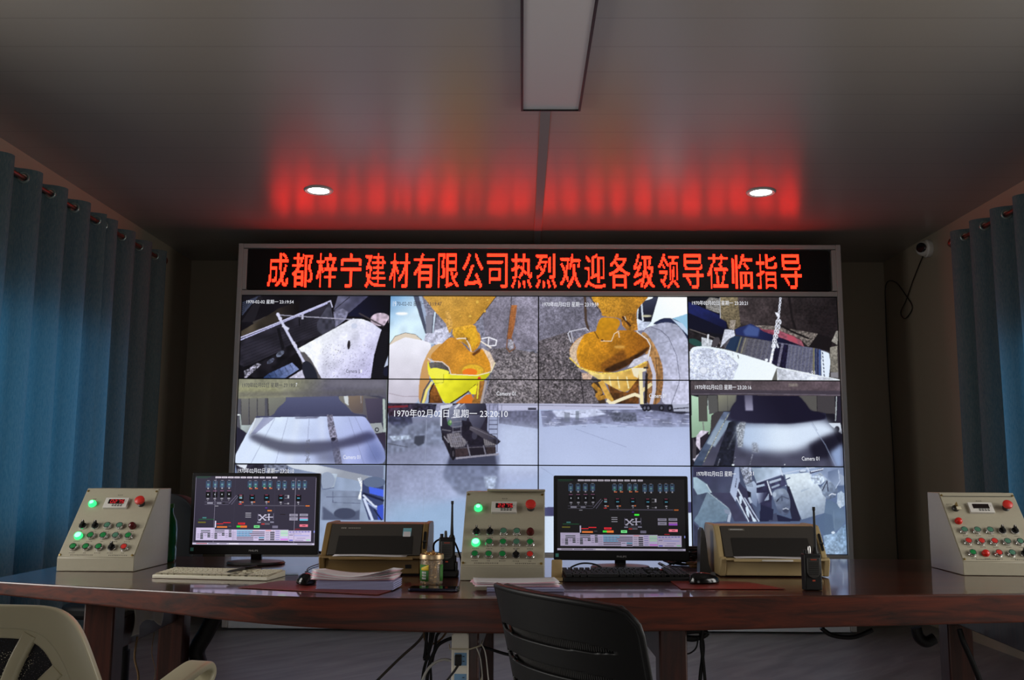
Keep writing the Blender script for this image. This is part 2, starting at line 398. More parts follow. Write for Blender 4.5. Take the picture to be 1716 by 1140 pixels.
def fill(P, c, c2=None, g=None, nz=None, raw=False, a=1., soft=0, sm=34):
    """polygon in crop pixels; c->c2 gradient from g[0] to g[1]; nz = (scale, amount) mottling"""
    global clipm
    if len(P) >= 8 and not raw:
        for _ in range(2):
            q = np.array(P, float); d_ = np.roll(q, -1, 0)-q; f_ = np.minimum(.25, sm/np.maximum(np.hypot(*d_.T), 1e-6))[:, None]; P = np.stack([q+d_*f_, q+d_*(1-f_)], 1).reshape(-1, 2)
    Q = P if raw else [W2(p) for p in P]; keepc = clipm
    if soft: clipm = (-400, -400, CW+400, CH+400); e = 2*soft; Q = list(Q)
    r = _mask(Q); clipm = keepc
    if r is None: return
    m, x0, y0, x1, y1 = r
    if soft: m = np.pad(m, e); x0 -= e; y0 -= e; x1 += e; y1 += e
    h, w = m.shape
    col = np.broadcast_to(np.array(c, np.float32), (h, w, 3)).copy()
    if c2 is not None:
        A, B = np.array(W2(g[0])), np.array(W2(g[1])); d = B-A
        X, Y = np.meshgrid(np.arange(x0, x1), np.arange(y0, y1)); t = np.clip(((X-A[0])*d[0]+(Y-A[1])*d[1])/(d@d), 0, 1)[..., None]
        col = col*(1-t)+np.array(c2, np.float32)*t
    for q in ([nz] if nz and not isinstance(nz[0], tuple) else (nz or [])):
        n = vnoise(w, h, q[0]); col = col*(1+(n-.5)*2*q[1])[..., None]
    mf = m.astype(np.float32)*a
    if soft:
        for ax in (0, 1):
            for _ in range(2):
                hw = soft//2; cs = np.cumsum(np.concatenate([np.zeros_like(mf.take([0], ax)), mf], ax), ax); L = mf.shape[ax]
                i0 = np.clip(np.arange(L)-hw, 0, L); i1 = np.clip(np.arange(L)+hw+1, 0, L); mf = (cs.take(i1, ax)-cs.take(i0, ax))/(2*hw+1)
        a0, b0, a1, b1 = max(x0, clipm[0]), max(y0, clipm[1]), min(x1, clipm[2]), min(y1, clipm[3])
        if a1 <= a0 or b1 <= b0: return
        mf = mf[b0-y0:b1-y0, a0-x0:a1-x0]; col = col[b0-y0:b1-y0, a0-x0:a1-x0]; x0, y0, x1, y1 = a0, b0, a1, b1
    C[y0:y1, x0:x1] = C[y0:y1, x0:x1]*(1-mf[..., None])+np.clip(col, 0, 255)*mf[..., None]
def stroke(pts, wd, c, **k):
    for a, b in zip(pts[:-1], pts[1:]):
        a, b = np.array(a, float), np.array(b, float); d = b-a; L = max(np.hypot(*d), 1e-6); n = np.array([-d[1], d[0]])/L*wd/2; e = d/L*wd*.2
        fill([a+n-e, b+n+e, b-n+e, a-n-e], c, **k)
def ell(cx, cy, rx, ry, c, rot=0, **k):
    r = R(rot); fill([(cx+rx*math.cos(t)*math.cos(r)-ry*math.sin(t)*math.sin(r), cy+rx*math.cos(t)*math.sin(r)+ry*math.sin(t)*math.cos(r)) for t in np.linspace(0, 2*PI, 40)[:-1]], c, **k)
def begin(ox, oy, s, u0, v0, u1, v1, c, c2=None, g=None, nz=None):
    """start a picture: crop frame of the photograph and the part of the wall (in display units) it covers"""
    global clipm
    crop[:] = [ox, oy, s]; clipm = (int(u0*CW/4), int(v0*CH/3), int(u1*CW/4), int(v1*CH/3))
    x0, y0, x1, y1 = clipm; fill([(x0, y0), (x1, y0), (x1, y1), (x0, y1)], c, c2, g, nz, raw=True)
V1 = 1.283                                                  # lower edge of the two hopper pictures
# conveyor and white drum
begin(395, 490, 6.6, 0, 0, 1, 1, (17, 15, 20), nz=(60, .4))
for i in range(7): stroke([(70, 250-i*22), (170+i*18, 130-i*16)], 9, (58, 64, 84))
fill([(60, 330), (250, 40), (300, 60), (200, 330)], (30, 28, 34)); stroke([(200, 340), (330, 285)], 34, (62, 57, 54))
fill([(60, 430), (330, 270), (470, 180), (700, 90), (700, 230), (60, 490)], (64, 57, 48), (20, 17, 18), ((200, 400), (650, 130)), nz=(40, .3))
fill([(52, 545), (1040, 110), (1100, 390), (960, 470), (560, 620), (100, 830), (45, 800)], (40, 38, 48), nz=(30, .25))
for k in range(7): stroke([(55, 590+k*38), (900, 290+k*28)], 4, (22, 21, 28))
fill([(900, 330), (1040, 110), (1100, 390), (960, 470), (900, 420)], (60, 60, 74), nz=(14, .3))
stroke([(470, 400), (560, 790)], 34, (20, 19, 24)); stroke([(700, 290), (705, 370)], 12, (14, 13, 17))
fill([(1130, 40), (1470, 40), (1250, 230), (1080, 200)], (98, 98, 122), (60, 60, 84), ((1130, 40), (1400, 130)), nz=(20, .25))
stroke([(1080, 200), (1260, 50)], 8, (30, 30, 40))
fill([(1470, 40), (1695, 40), (1695, 290), (1350, 270), (1225, 260)], (20, 22, 46), (10, 10, 20), ((1300, 250), (1600, 60)))
fill([(1080, 215), (1180, 180), (1245, 215), (1215, 300), (1100, 390)], (120, 120, 146), nz=(8, .22))
fill([(60, 830), (300, 760), (620, 570), (960, 470), (700, 640), (330, 930), (200, 950)], (24, 22, 28), nz=(20, .5))
fill([(95, 870), (240, 782), (280, 800), (120, 945), (95, 945)], (126, 124, 140), nz=(5, .8))
ell(490, 680, 50, 26, (92, 98, 118), rot=-35, nz=(8, .4)); ell(385, 760, 46, 22, (84, 88, 110), rot=-35, nz=(8, .4))
fill([(300, 950), (360, 900), (620, 780), (700, 850), (540, 950)], (34, 52, 92), (132, 146, 196), ((300, 950), (680, 800)), nz=(6, .15))
for k in range(5): stroke([(360+k*60, 900-k*26), (390+k*62, 950-k*22)], 5, (22, 30, 56))
fill([(585, 950), (745, 850), (800, 950)], (200, 198, 222), nz=(8, .15))
ell(1600, 300, 110, 72, (190, 172, 190), nz=(10, .25))
fill([(690, 622), (1290, 290), (1400, 296), (1500, 335), (1625, 425), (1500, 950), (945, 955), (880, 830)], (244, 248, 255), (196, 194, 232), ((900, 480), (1350, 950)), nz=[(6, .05), (40, .09)], sm=5)
for _ in range(170):
    x, y = 960+rng.random()*540, 560+rng.random()*380; ell(x, y, 3+4*rng.random(), 3, (120, 116, 140), rot=-40)
ell(1250, 580, 17, 52, (40, 36, 42), rot=4)
ell(1310, 370, 34, 30, (190, 200, 226), a=.6)
stroke([(1365, 232), (1680, 400)], 15, (62, 56, 62))
fill([(1690, 290), (1600, 440), (1530, 690), (1490, 955), (1620, 955), (1650, 760), (1690, 640)], (13, 12, 18))
for k in range(26): stroke([(1612-k*4.6, 430+k*20), (1690-k*2.6, 450+k*20)], 4, (34, 33, 44))
fill([(1690, 690), (1690, 800), (1640, 830)], (190, 200, 226)); ell(1660, 880, 30, 50, (24, 26, 46))
stroke([(52, 500), (480, 330), (1045, 95)], 12, (206, 206, 240)); stroke([(52, 516), (1045, 108)], 9, (30, 28, 40)); stroke([(52, 526), (520, 330), (1010, 122)], 14, (176, 176, 216), nz=(4, .2))
stroke([(1045, 92), (1068, 165)], 12, (198, 198, 226)); stroke([(738, 240), (738, 292)], 22, (190, 190, 216))
stroke([(470, 250), (740, 268), (1290, 300)], 8, (176, 174, 196))
fill([(730, 790), (700, 660), (760, 660), (830, 740), (950, 955), (900, 955)], (88, 84, 88)); ell(820, 900, 72, 150, (34, 36, 48), rot=-22)
stroke([(468, 255), (525, 360), (625, 545), (690, 655), (750, 765)], 26, (204, 206, 236)); stroke([(520, 370), (580, 405)], 26, (214, 216, 240))
for x, y in ((468, 248), (490, 290), (640, 565), (655, 590), (695, 660)): ell(x, y, 24, 18, (214, 214, 240), rot=60)
# hopper pictures
def gravelwall(P, c, k=.35): fill(P, c, nz=[(4, k*.75), (11, .14), (70, .16)])
begin(645, 490, 5.846, 1, 0, 2, V1, (160, 176, 204))
gravelwall([(360, 30), (1510, 30), (1510, 1090), (900, 1090), (500, 600)], (126, 126, 144), .28)
gravelwall([(930, 40), (1510, 40), (1510, 560), (1000, 560)], (136, 132, 150), .22)
fill([(40, 30), (290, 30), (400, 400), (540, 500), (30, 560)], (108, 158, 208), (212, 236, 252), ((30, 40), (230, 250)), nz=(30, .05))
ell(165, 208, 60, 14, (255, 255, 255), soft=5)
gravelwall([(400, 400), (620, 330), (650, 420), (540, 520), (380, 480)], (190, 192, 214), .2)
fill([(275, 30), (330, 30), (420, 400), (395, 405)], (74, 80, 100)); fill([(395, 230), (470, 230), (470, 400), (405, 400)], (130, 132, 148))
fill([(470, 195), (512, 195), (478, 400), (456, 400)], (84, 86, 104)); fill([(480, 195), (500, 195), (474, 400), (466, 400)], (206, 222, 240))
gravelwall([(1010, 560), (1190, 540), (1510, 600), (1510, 1090), (950, 1090), (1060, 760)], (112, 106, 112), .6)
for _ in range(520):
    x, y = 1040+rng.random()*460, 560+rng.random()*520
    if y < 620+(1300-x)*.3: continue
    v = rng.choice([60, 84, 150, 178]); ell(x, y, 6+8*rng.random(), 4+6*rng.random(), (v, v*.95, v*.98), rot=40, a=.75)
fill([(30, 525), (100, 432), (200, 396), (300, 415), (365, 470), (470, 505), (340, 800), (330, 1090), (25, 1090)], (240, 240, 252), (196, 190, 206), ((180, 500), (160, 1090)), nz=(40, .04))
fill([(30, 525), (100, 432), (200, 396), (300, 415), (365, 470), (200, 440), (110, 480)], (222, 208, 190)); stroke([(35, 522), (100, 430), (200, 396), (300, 414), (362, 468)], 5, (90, 84, 84))
stroke([(40, 990), (180, 1020), (330, 1020)], 8, (172, 162, 176))
fill([(545, 500), (470, 520), (420, 590), (362, 720), (333, 900), (330, 1090), (400, 1090), (440, 820), (440, 640), (600, 510)], (214, 172, 116), (190, 140, 84), ((500, 520), (350, 1050)))
fill([(365, 30), (1095, 30), (900, 285), (850, 330), (660, 365), (600, 310), (480, 175)], (206, 158, 74), (188, 138, 52), ((500, 60), (850, 330)), nz=[(3, .12), (30, .08)])
stroke([(1090, 40), (905, 280)], 7, (62, 46, 34))
for x, y, r in ((905, 95, 14), (835, 235, 12), (1005, 75, 9), (740, 235, 7), (980, 185, 10), (800, 60, 8), (690, 115, 5)): ell(x, y, r, r*1.2, (226, 180, 76)); ell(x+3, y+r*1.2, r*.8, 3, (130, 88, 36))
fill([(590, 185), (625, 175), (665, 300), (650, 380), (630, 400), (600, 320)], (208, 160, 80), nz=(5, .2))
fill([(660, 350), (800, 325), (885, 315), (905, 385), (930, 400), (945, 500), (855, 605), (810, 520), (720, 470), (660, 430)], (216, 164, 52), (190, 132, 40), ((700, 350), (900, 560)), nz=[(5, .18), (24, .12)])
fill([(750, 380), (880, 330), (925, 480), (850, 560), (830, 450), (800, 440)], (222, 168, 44), nz=(6, .1)); stroke([(700, 455), (790, 450), (830, 520), (850, 600)], 9, (236, 226, 210)); stroke([(800, 440), (800, 470)], 8, (60, 40, 24))
fill([(645, 425), (745, 480), (850, 605), (945, 540), (1035, 600), (1075, 690), (1040, 780), (900, 812), (640, 805), (425, 640), (520, 540)], (198, 136, 52), (216, 148, 40), ((500, 600), (1000, 720)), nz=[(4, .1), (40, .1)])
fill([(945, 540), (1030, 590), (1078, 690), (1040, 780), (1030, 690), (985, 600)], (222, 200, 178), nz=(5, .12)); fill([(850, 605), (945, 540), (930, 580), (870, 625)], (92, 54, 26), soft=5)
ell(850, 770, 130, 76, (196, 138, 46)); ell(860, 770, 105, 62, (222, 176, 48), nz=(6, .1)); ell(832, 782, 74, 36, (238, 122, 34))
fill([(425, 690), (560, 680), (630, 740), (648, 800), (620, 800), (440, 760)], (112, 106, 104), (70, 66, 66), ((430, 690), (630, 790)), nz=(5, .15)); stroke([(420, 645), (450, 672), (560, 682), (625, 735), (645, 800)], 9, (228, 214, 206))
fill([(415, 640), (450, 780), (640, 800), (900, 812), (1050, 775), (980, 860), (780, 1000), (640, 1090), (575, 1090), (480, 880), (420, 800)], (240, 236, 52), (190, 184, 22), ((620, 800), (900, 1040)), nz=(20, .05))
stroke([(640, 803), (900, 815), (1040, 780), (1078, 690)], 9, (240, 230, 190)); ell(925, 842, 17, 16, (214, 70, 44))
fill([(455, 730), (630, 768), (625, 802), (575, 800), (575, 885), (555, 912), (490, 885), (500, 830), (410, 810)], (242, 238, 78)); stroke([(575, 800), (575, 885), (490, 890)], 5, (150, 148, 30))
fill([(450, 905), (490, 905), (575, 1090), (430, 1090)], (158, 100, 44), (96, 56, 24), ((450, 920), (540, 1080)), nz=(6, .2)); stroke([(352, 1090), (385, 960), (445, 865)], 16, (86, 84, 90)); stroke([(372, 1090), (410, 960), (462, 880)], 22, (236, 224, 130)); stroke([(430, 1090), (440, 970), (480, 890)], 14, (44, 32, 24))
fill([(690, 1090), (800, 1000), (850, 1000), (880, 1090)], (214, 116, 34)); stroke([(640, 1090), (800, 985), (890, 905)], 14, (60, 38, 20))
fill([(915, 870), (985, 865), (935, 1090), (850, 1090)], (156, 106, 48), nz=(6, .2)); fill([(820, 960), (890, 905), (905, 920), (890, 1000), (850, 1000)], (240, 232, 44)); stroke([(990, 870), (945, 1090)], 22, (170, 160, 160)); stroke([(920, 870), (905, 1040)], 12, (230, 216, 60))
fill([(1240, 125), (1295, 125), (1272, 320), (1240, 450), (1225, 460), (1195, 460)], (168, 106, 62), (146, 90, 52), ((1260, 125), (1220, 450)), nz=(5, .15)); stroke([(1200, 450), (1192, 545), (1220, 585), (1278, 545), (1240, 450)], 9, (126, 82, 52)); ell(1235, 510, 26, 46, (158, 156, 168), nz=(5, .3)); stroke([(1240, 30), (1236, 130)], 8, (60, 56, 60)); stroke([(1235, 130), (1195, 460)], 5, (84, 60, 44))
stroke([(950, 455), (1015, 440), (1095, 470), (1085, 520), (1010, 525), (1018, 445)], 11, (240, 240, 250)); stroke([(940, 480), (1010, 525), (1040, 545)], 11, (244, 236, 226))
begin(898, 490, 5.847, 2, 0, 3, V1, (120, 118, 138))
gravelwall([(20, 30), (640, 30), (640, 600), (20, 600)], (112, 110, 126), .3)
gravelwall([(20, 480), (330, 380), (440, 780), (640, 860), (640, 1100), (20, 1100)], (96, 90, 96), .6)
for _ in range(520):
    x, y = 30+rng.random()*420, 440+rng.random()*640
    if y < 720-x*.9: continue
    v = rng.choice([44, 62, 120, 168]); ell(x, y, 5+8*rng.random(), 4+6*rng.random(), (v, v*.94, v*.98), rot=40, a=.75)
stroke([(480, 30), (490, 280), (520, 380)], 24, (74, 58, 48)); stroke([(432, 780), (470, 1090)], 10, (44, 40, 46))
fill([(450, 790), (560, 800), (540, 860), (460, 860)], (196, 168, 150), nz=(6, .2))
fill([(1000, 30), (1500, 30), (1500, 400), (1130, 330), (990, 380)], (226, 244, 255), (252, 255, 255), ((1000, 380), (1350, 120)))
gravelwall([(970, 260), (1140, 280), (1060, 370), (980, 380)], (196, 206, 230), .15)
fill([(1010, 100), (1140, 60), (1160, 30), (1205, 30), (1130, 290), (1060, 290), (1000, 260)], (58, 62, 84), (22, 24, 38), ((1060, 60), (1100, 260))); stroke([(1035, 100), (1050, 280)], 16, (210, 220, 235)); ell(1085, 232, 52, 9, (230, 226, 190), soft=5)
fill([(1340, 255), (1500, 205), (1500, 400)], (148, 196, 226))
fill([(1130, 320), (1200, 270), (1270, 246), (1360, 260), (1440, 310), (1510, 420), (1510, 520), (1380, 300)], (36, 44, 76)); fill([(1330, 258), (1440, 308), (1510, 400), (1510, 440)], (190, 210, 236))
fill([(1040, 385), (1130, 330), (1260, 290), (1380, 310), (1470, 420), (1520, 560), (1520, 1100), (1230, 1100), (1245, 800), (1180, 560)], (164, 168, 192), (198, 200, 226), ((1150, 400), (1420, 950)), nz=[(8, .1), (40, .08)])
stroke([(1130, 340), (1220, 370), (1300, 440), (1380, 620), (1410, 840), (1400, 900), (1330, 1090)], 5, (70, 72, 96)); stroke([(1220, 500), (1330, 470)], 4, (130, 130, 150))
fill([(1030, 380), (1090, 400), (1180, 540), (1245, 720), (1250, 900), (1215, 1100), (1080, 1100), (1090, 700)], (178, 134, 84), (140, 100, 62), ((1080, 420), (1230, 950)), nz=(8, .25)); stroke([(1110, 640), (1160, 800), (1160, 960), (1130, 1100)], 34, (196, 196, 216)); stroke([(1175, 640), (1195, 860), (1170, 1100)], 8, (96, 74, 54))
fill([(520, 30), (1125, 30), (1040, 110), (985, 180), (985, 260), (930, 320), (820, 250), (640, 235), (650, 190)], (202, 148, 48), (170, 116, 38), ((600, 60), (950, 300)), nz=[(4, .2), (24, .12)]); stroke([(530, 45), (640, 200)], 8, (50, 36, 28)); stroke([(690, 150), (695, 190)], 6, (110, 66, 22))
fill([(825, 240), (980, 180), (1000, 370), (910, 390), (850, 330)], (166, 112, 40), nz=[(5, .3), (20, .2)]); stroke([(850, 240), (900, 300), (930, 330)], 20, (64, 38, 22)); stroke([(870, 235), (885, 275)], 6, (240, 230, 210))
fill([(320, 590), (360, 500), (470, 410), (590, 375), (850, 370), (990, 380), (1080, 450), (1125, 520), (1090, 580), (1000, 640), (900, 720), (760, 785), (620, 785), (480, 755), (370, 690)], (212, 148, 34), (150, 92, 24), ((450, 480), (900, 730)), nz=[(5, .14), (30, .12)])
fill([(320, 590), (365, 500), (480, 410), (440, 470), (400, 560), (400, 660), (440, 730), (370, 690)], (206, 182, 158), nz=(4, .15))
fill([(640, 770), (760, 700), (880, 660), (1000, 600), (1115, 520), (1100, 570), (1000, 645), (900, 720), (760, 785)], (58, 34, 16), nz=(10, .3), soft=7); fill([(850, 560), (890, 620), (870, 660), (800, 690), (640, 770), (640, 700)], (106, 62, 22), a=.7, nz=(6, .3), soft=9); ell(820, 535, 56, 16, (226, 176, 90), a=.7, soft=7)
fill([(615, 275), (650, 240), (820, 255), (830, 320), (770, 400), (755, 470), (700, 480), (640, 460), (580, 400)], (198, 140, 26), (186, 126, 26), ((620, 280), (740, 460)), nz=(10, .08)); stroke([(640, 475), (740, 478), (770, 405), (810, 380), (818, 440)], 6, (236, 222, 196)); ell(650, 468, 12, 9, (90, 52, 20)); stroke([(575, 385), (615, 455)], 8, (60, 38, 20))
fill([(900, 740), (960, 660), (1100, 600), (1110, 560), (1110, 660), (1010, 720)], (206, 206, 222), nz=(8, .12)); stroke([(990, 385), (1090, 460), (1125, 525), (1100, 650)], 9, (232, 228, 222))
fill([(440, 740), (620, 790), (780, 790), (940, 750), (1100, 660), (1080, 740), (1000, 850), (900, 980), (830, 970), (700, 900), (560, 820)], (232, 208, 130), (206, 160, 72), ((600, 790), (900, 950)), nz=(16, .12)); stroke([(330, 640), (440, 745), (620, 795), (780, 792), (940, 750), (1080, 680)], 13, (240, 206, 96), nz=(4, .2))
for x in (720, 800, 890): stroke([(x, 830), (x+20, 940)], 12, (240, 226, 170))
fill([(700, 900), (830, 970), (900, 980), (1010, 830), (1010, 1100), (760, 1100)], (120, 74, 34), (60, 38, 22), ((900, 990), (850, 1100)), nz=(8, .3))
fill([(540, 890), (620, 870), (690, 1090), (620, 1090)], (60, 46, 34)); stroke([(560, 905), (640, 980), (600, 1010), (620, 1040), (690, 1020)], 40, (168, 120, 46), nz=(8, .2)); stroke([(640, 880), (740, 1070)], 52, (206, 160, 74), nz=(8, .15))
fill([(935, 740), (1080, 740), (1080, 770), (1010, 790), (1000, 840), (960, 820)], (236, 226, 196)); stroke([(1025, 770), (1040, 1100)], 34, (238, 226, 178)); stroke([(1050, 960), (1130, 900)], 34, (226, 210, 160)); stroke([(1060, 740), (1100, 740)], 20, (60, 50, 44)); fill([(1075, 780), (1100, 800), (1090, 1090), (1060, 1090)], (40, 32, 30))
stroke([(700, 1060), (740, 1090), (860, 1040), (970, 1000), (1020, 1020)], 30, (240, 230, 196))
stroke([(520, 380), (490, 350), (330, 385), (315, 405), (345, 490)], 9, (206, 206, 220)); stroke([(345, 385), (365, 490)], 9, (190, 190, 206))
# pulley and hanging chain
begin(1150, 490, 6.475, 3, 0, 4, 1, (50, 44, 46), nz=(50, .15))
fill([(340, 30), (1650, 30), (1650, 580), (1250, 590), (600, 340), (500, 330)], (62, 54, 56), (28, 23, 25), ((700, 100), (1500, 400)), nz=[(6, .25), (50, .2)])
for k in range(6): stroke([(560, 70+k*46), (1640, 150+k*60)], 4, (44, 38, 40), a=.6)
stroke([(1115, 40), (1150, 280), (1190, 420)], 26, (26, 22, 24))
fill([(20, 40), (480, 40), (480, 560), (20, 400)], (14, 14, 24)); fill([(20, 100), (230, 190), (370, 250), (440, 340), (430, 440), (20, 400)], (28, 36, 92), (14, 18, 50), ((150, 180), (200, 420)), nz=(10, .1)); fill([(20, 220), (440, 400), (430, 460), (20, 400)], (12, 14, 34))
gravelwall([(205, 100), (260, 50), (360, 70), (370, 230), (220, 180)], (122, 120, 118), .4)
fill([(365, 50), (560, 50), (590, 360), (520, 410), (460, 390), (440, 320), (370, 280)], (130, 118, 92), (96, 86, 68), ((400, 60), (520, 380)), nz=(5, .3)); fill([(470, 390), (480, 300), (540, 300), (520, 410)], (150, 140, 130), nz=(4, .3)); stroke([(366, 60), (372, 280)], 6, (206, 210, 220))
fill([(530, 400), (700, 340), (1280, 580), (1100, 570), (660, 480), (540, 460)], (34, 44, 92), (20, 18, 40), ((650, 400), (1100, 560))); fill([(620, 420), (680, 350), (800, 390), (780, 480), (640, 470)], (66, 84, 140), soft=7)
fill([(790, 380), (1000, 410), (1250, 520), (1280, 590), (1050, 500), (830, 420)], (136, 62, 80), (150, 84, 100), ((850, 400), (1150, 500)), nz=(8, .2)); fill([(740, 360), (900, 360), (1430, 450), (1330, 590), (1230, 500), (1000, 410), (830, 400)], (110, 102, 98), nz=(5, .45)); stroke([(1040, 370), (1180, 440), (1330, 500)], 22, (24, 20, 22)); fill([(1430, 450), (1600, 500), (1560, 640), (1330, 590)], (24, 20, 22)); fill([(1090, 450), (1180, 480), (1220, 560), (1100, 510)], (176, 78, 96), soft=5)
fill([(30, 390), (330, 490), (380, 600), (180, 600), (30, 560)], (30, 27, 30), nz=(8, .5)); stroke([(40, 400), (330, 500), (370, 560)], 6, (120, 112, 112)); ell(100, 545, 80, 34, (36, 74, 70), rot=20); fill([(165, 485), (285, 520), (270, 600), (170, 580)], (190, 196, 206), nz=(6, .2)); stroke([(240, 460), (230, 540)], 18, (226, 230, 240)); stroke([(285, 530), (330, 590)], 8, (200, 200, 210)); ell(320, 540, 36, 60, (70, 66, 72), rot=30)
fill([(420, 400), (520, 410), (530, 470), (440, 530), (370, 600), (390, 520)], (206, 210, 226), nz=(5, .15))
fill([(390, 600), (440, 520), (520, 470), (1110, 560), (1470, 620), (1550, 660), (1560, 930), (960, 830), (540, 650)], (84, 82, 92), (96, 98, 122), ((600, 500), (1000, 830)), nz=(4, .18))
fill([(425, 610), (480, 500), (530, 470), (640, 485), (600, 540), (560, 650)], (34, 52, 80)); 
for k, cc in enumerate([(30, 46, 74), (110, 110, 96), (60, 60, 74), (128, 124, 110), (98, 96, 100)]): stroke([(575+k*24, 480+k*5), (525+k*24, 640+k*6)], 15, cc)
for k in range(9): stroke([(720+k*25, 500+k*5), (680+k*25, 690+k*6)], 7, [(70, 68, 78), (120, 118, 120)][k % 2], a=.6)
fill([(925, 545), (1110, 570), (1080, 830), (930, 790)], (26, 23, 46), nz=(5, .4)); stroke([(1045, 560), (1000, 800)], 26, (110, 108, 130), nz=(5, .2)); stroke([(940, 640), (935, 740)], 12, (160, 160, 190), nz=(4, .4))
for k in range(14): stroke([(1130+k*20, 580+k*3), (1100+k*20, 830+k*3)], 7, [(80, 78, 86), (134, 132, 128)][k % 2], a=.5)
for k, cc in enumerate([(120, 116, 90), (40, 52, 90), (28, 36, 70), (66, 88, 140), (28, 34, 64)]): stroke([(1385+k*22, 610+k*5), (1385+k*22, 890+k*5)], 17, cc)
fill([(1465, 630), (1550, 660), (1565, 760), (1550, 925), (1470, 910)], (226, 238, 255)); 
for k in range(7): stroke([(1478+k*3, 650+k*40), (1484+k*3, 672+k*40)], 12, (50, 54, 80))
gravelwall([(1560, 600), (1640, 580), (1650, 880), (1565, 860)], (124, 120, 112), .3); gravelwall([(1630, 420), (1650, 420), (1640, 570), (1580, 530)], (140, 136, 130), .3); fill([(1570, 870), (1650, 870), (1650, 930), (1570, 920)], (130, 128, 134))
fill([(40, 600), (180, 580), (430, 620), (700, 700), (920, 765), (985, 810), (1200, 850), (1480, 910), (1670, 945), (1670, 965), (40, 965)], (232, 244, 255), (242, 250, 255), ((100, 640), (1000, 940)))
gravelwall([(40, 640), (200, 600), (420, 640), (570, 780), (500, 960), (40, 965)], (206, 214, 236), .22)
for _ in range(240):
    x, y = 45+rng.random()*480, 640+rng.random()*310; ell(x, y, 4+4*rng.random(), 3, (150, 152, 166), rot=20, a=.7)
ell(190, 850, 48, 44, (196, 202, 220)); ell(186, 846, 36, 34, (226, 232, 246)); stroke([(560, 680), (570, 715)], 10, (50, 46, 50)); fill([(930, 955), (985, 815), (990, 960)], (96, 96, 92)); fill([(480, 960), (565, 790), (520, 880)], (60, 58, 66), a=.7)
gravelwall([(985, 820), (1200, 860), (1400, 900), (1660, 950), (1000, 960)], (216, 222, 236), .12)
for k in range(7): ell(1022-k*4+(k % 2)*3, 70+k*38, 12, 21, (232, 236, 252), rot=8); ell(1022-k*4+(k % 2)*3, 70+k*38, 5, 12, (60, 54, 58), rot=8)
fill([(965, 215), (1000, 225), (1010, 270), (985, 260)], (236, 240, 252))
for k in range(6):
    for dx, dr in ((0, 1), (34-k*3, -1)):
        x = 985-k*9+dx; y = 320+k*52; ell(x, y, 13, 27, (234, 238, 252), rot=8*dr); ell(x, y, 5, 15, (70, 66, 76), rot=8*dr)
stroke([(955, 570), (915, 765)], 26, (230, 234, 250), nz=(5, .2)); ell(872, 735, 16, 16, (240, 246, 255)); stroke([(985, 560), (1000, 600)], 16, (226, 230, 246))
# two belt pictures
begin(390, 630, 6.6, 0, 1, 1, 2, (96, 100, 104))
fill([(60, 220), (1690, 220), (1690, 700), (30, 760)], (84, 84, 94), (66, 66, 84), ((300, 300), (1200, 500)))
for x in (90, 180, 270, 385): fill([(x, 240), (x+85, 240), (x+80, 545), (x, 545)], (116, 116, 112), (92, 90, 92), ((x, 240), (x, 540))); stroke([(x, 240), (x+4, 545)], 6, (54, 52, 58))
fill([(390, 235), (590, 225), (580, 290), (500, 350), (440, 440), (390, 440)], (126, 128, 118), (106, 106, 104), ((420, 240), (480, 420))); stroke([(385, 240), (395, 440)], 10, (60, 58, 62))
fill([(1165, 215), (1450, 215), (1660, 250), (1640, 520), (1500, 520), (1420, 420), (1330, 420), (1260, 330), (1180, 270)], (124, 122, 116), (78, 74, 88), ((1200, 250), (1600, 450))); fill([(1270, 215), (1440, 215), (1440, 410), (1330, 415), (1280, 330)], (128, 112, 98), (92, 82, 84), ((1300, 220), (1400, 420))); fill([(1225, 215), (1275, 215), (1280, 330), (1240, 300)], (206, 212, 216)); stroke([(1415, 220), (1420, 300)], 8, (150, 146, 150))
fill([(1460, 250), (1660, 250), (1640, 520), (1500, 530)], (78, 72, 92), (60, 56, 76), ((1480, 300), (1640, 480)))
fill([(440, 450), (500, 350), (590, 280), (590, 220), (1168, 215), (1180, 275), (1260, 330), (1330, 420), (1480, 430), (1480, 470), (240, 470), (260, 440)], (86, 90, 122), (66, 68, 96), ((800, 230), (800, 460)))
fill([(90, 545), (230, 545), (190, 660), (90, 660)], (176, 190, 190), (140, 146, 150), ((100, 560), (190, 650))); stroke([(80, 430), (98, 650)], 14, (160, 172, 172)); fill([(45, 560), (180, 650), (60, 850), (20, 880)], (40, 38, 54)); stroke([(50, 432), (72, 432)], 14, (240, 245, 250))
fill([(1500, 530), (1640, 520), (1680, 640), (1680, 700), (1550, 640)], (156, 162, 166)); stroke([(1670, 260), (1680, 620)], 26, (176, 190, 186)); fill([(1550, 640), (1690, 620), (1690, 830)], (52, 44, 62))
ell(1594, 597, 24, 26, (30, 28, 36)); ell(1594, 597, 13, 15, (160, 166, 170))
fill([(245, 470), (340, 460), (1430, 445), (1480, 470), (1685, 830), (1685, 975), (20, 975), (20, 890)], (216, 230, 255), (160, 170, 222), ((600, 500), (1450, 900)), nz=(60, .04))
fill([(340, 460), (470, 460), (250, 640), (180, 650), (230, 560)], (152, 158, 190)); fill([(245, 470), (340, 460), (190, 660), (175, 650)], (190, 198, 214)); stroke([(250, 470), (185, 655)], 8, (232, 240, 248))
for a, b in (((610, 460), (470, 970)), ((470, 460), (200, 970)), ((1280, 455), (1450, 970)), ((1350, 450), (1600, 970)), ((845, 470), (812, 970))): stroke([a, b], 5, (126, 132, 164), a=.7)
for a, b, w in (((720, 470), (620, 970), 60), ((980, 470), (1010, 970), 70), ((420, 470), (100, 970), 30)): stroke([a, b], w, (236, 244, 255), a=.3, soft=21)
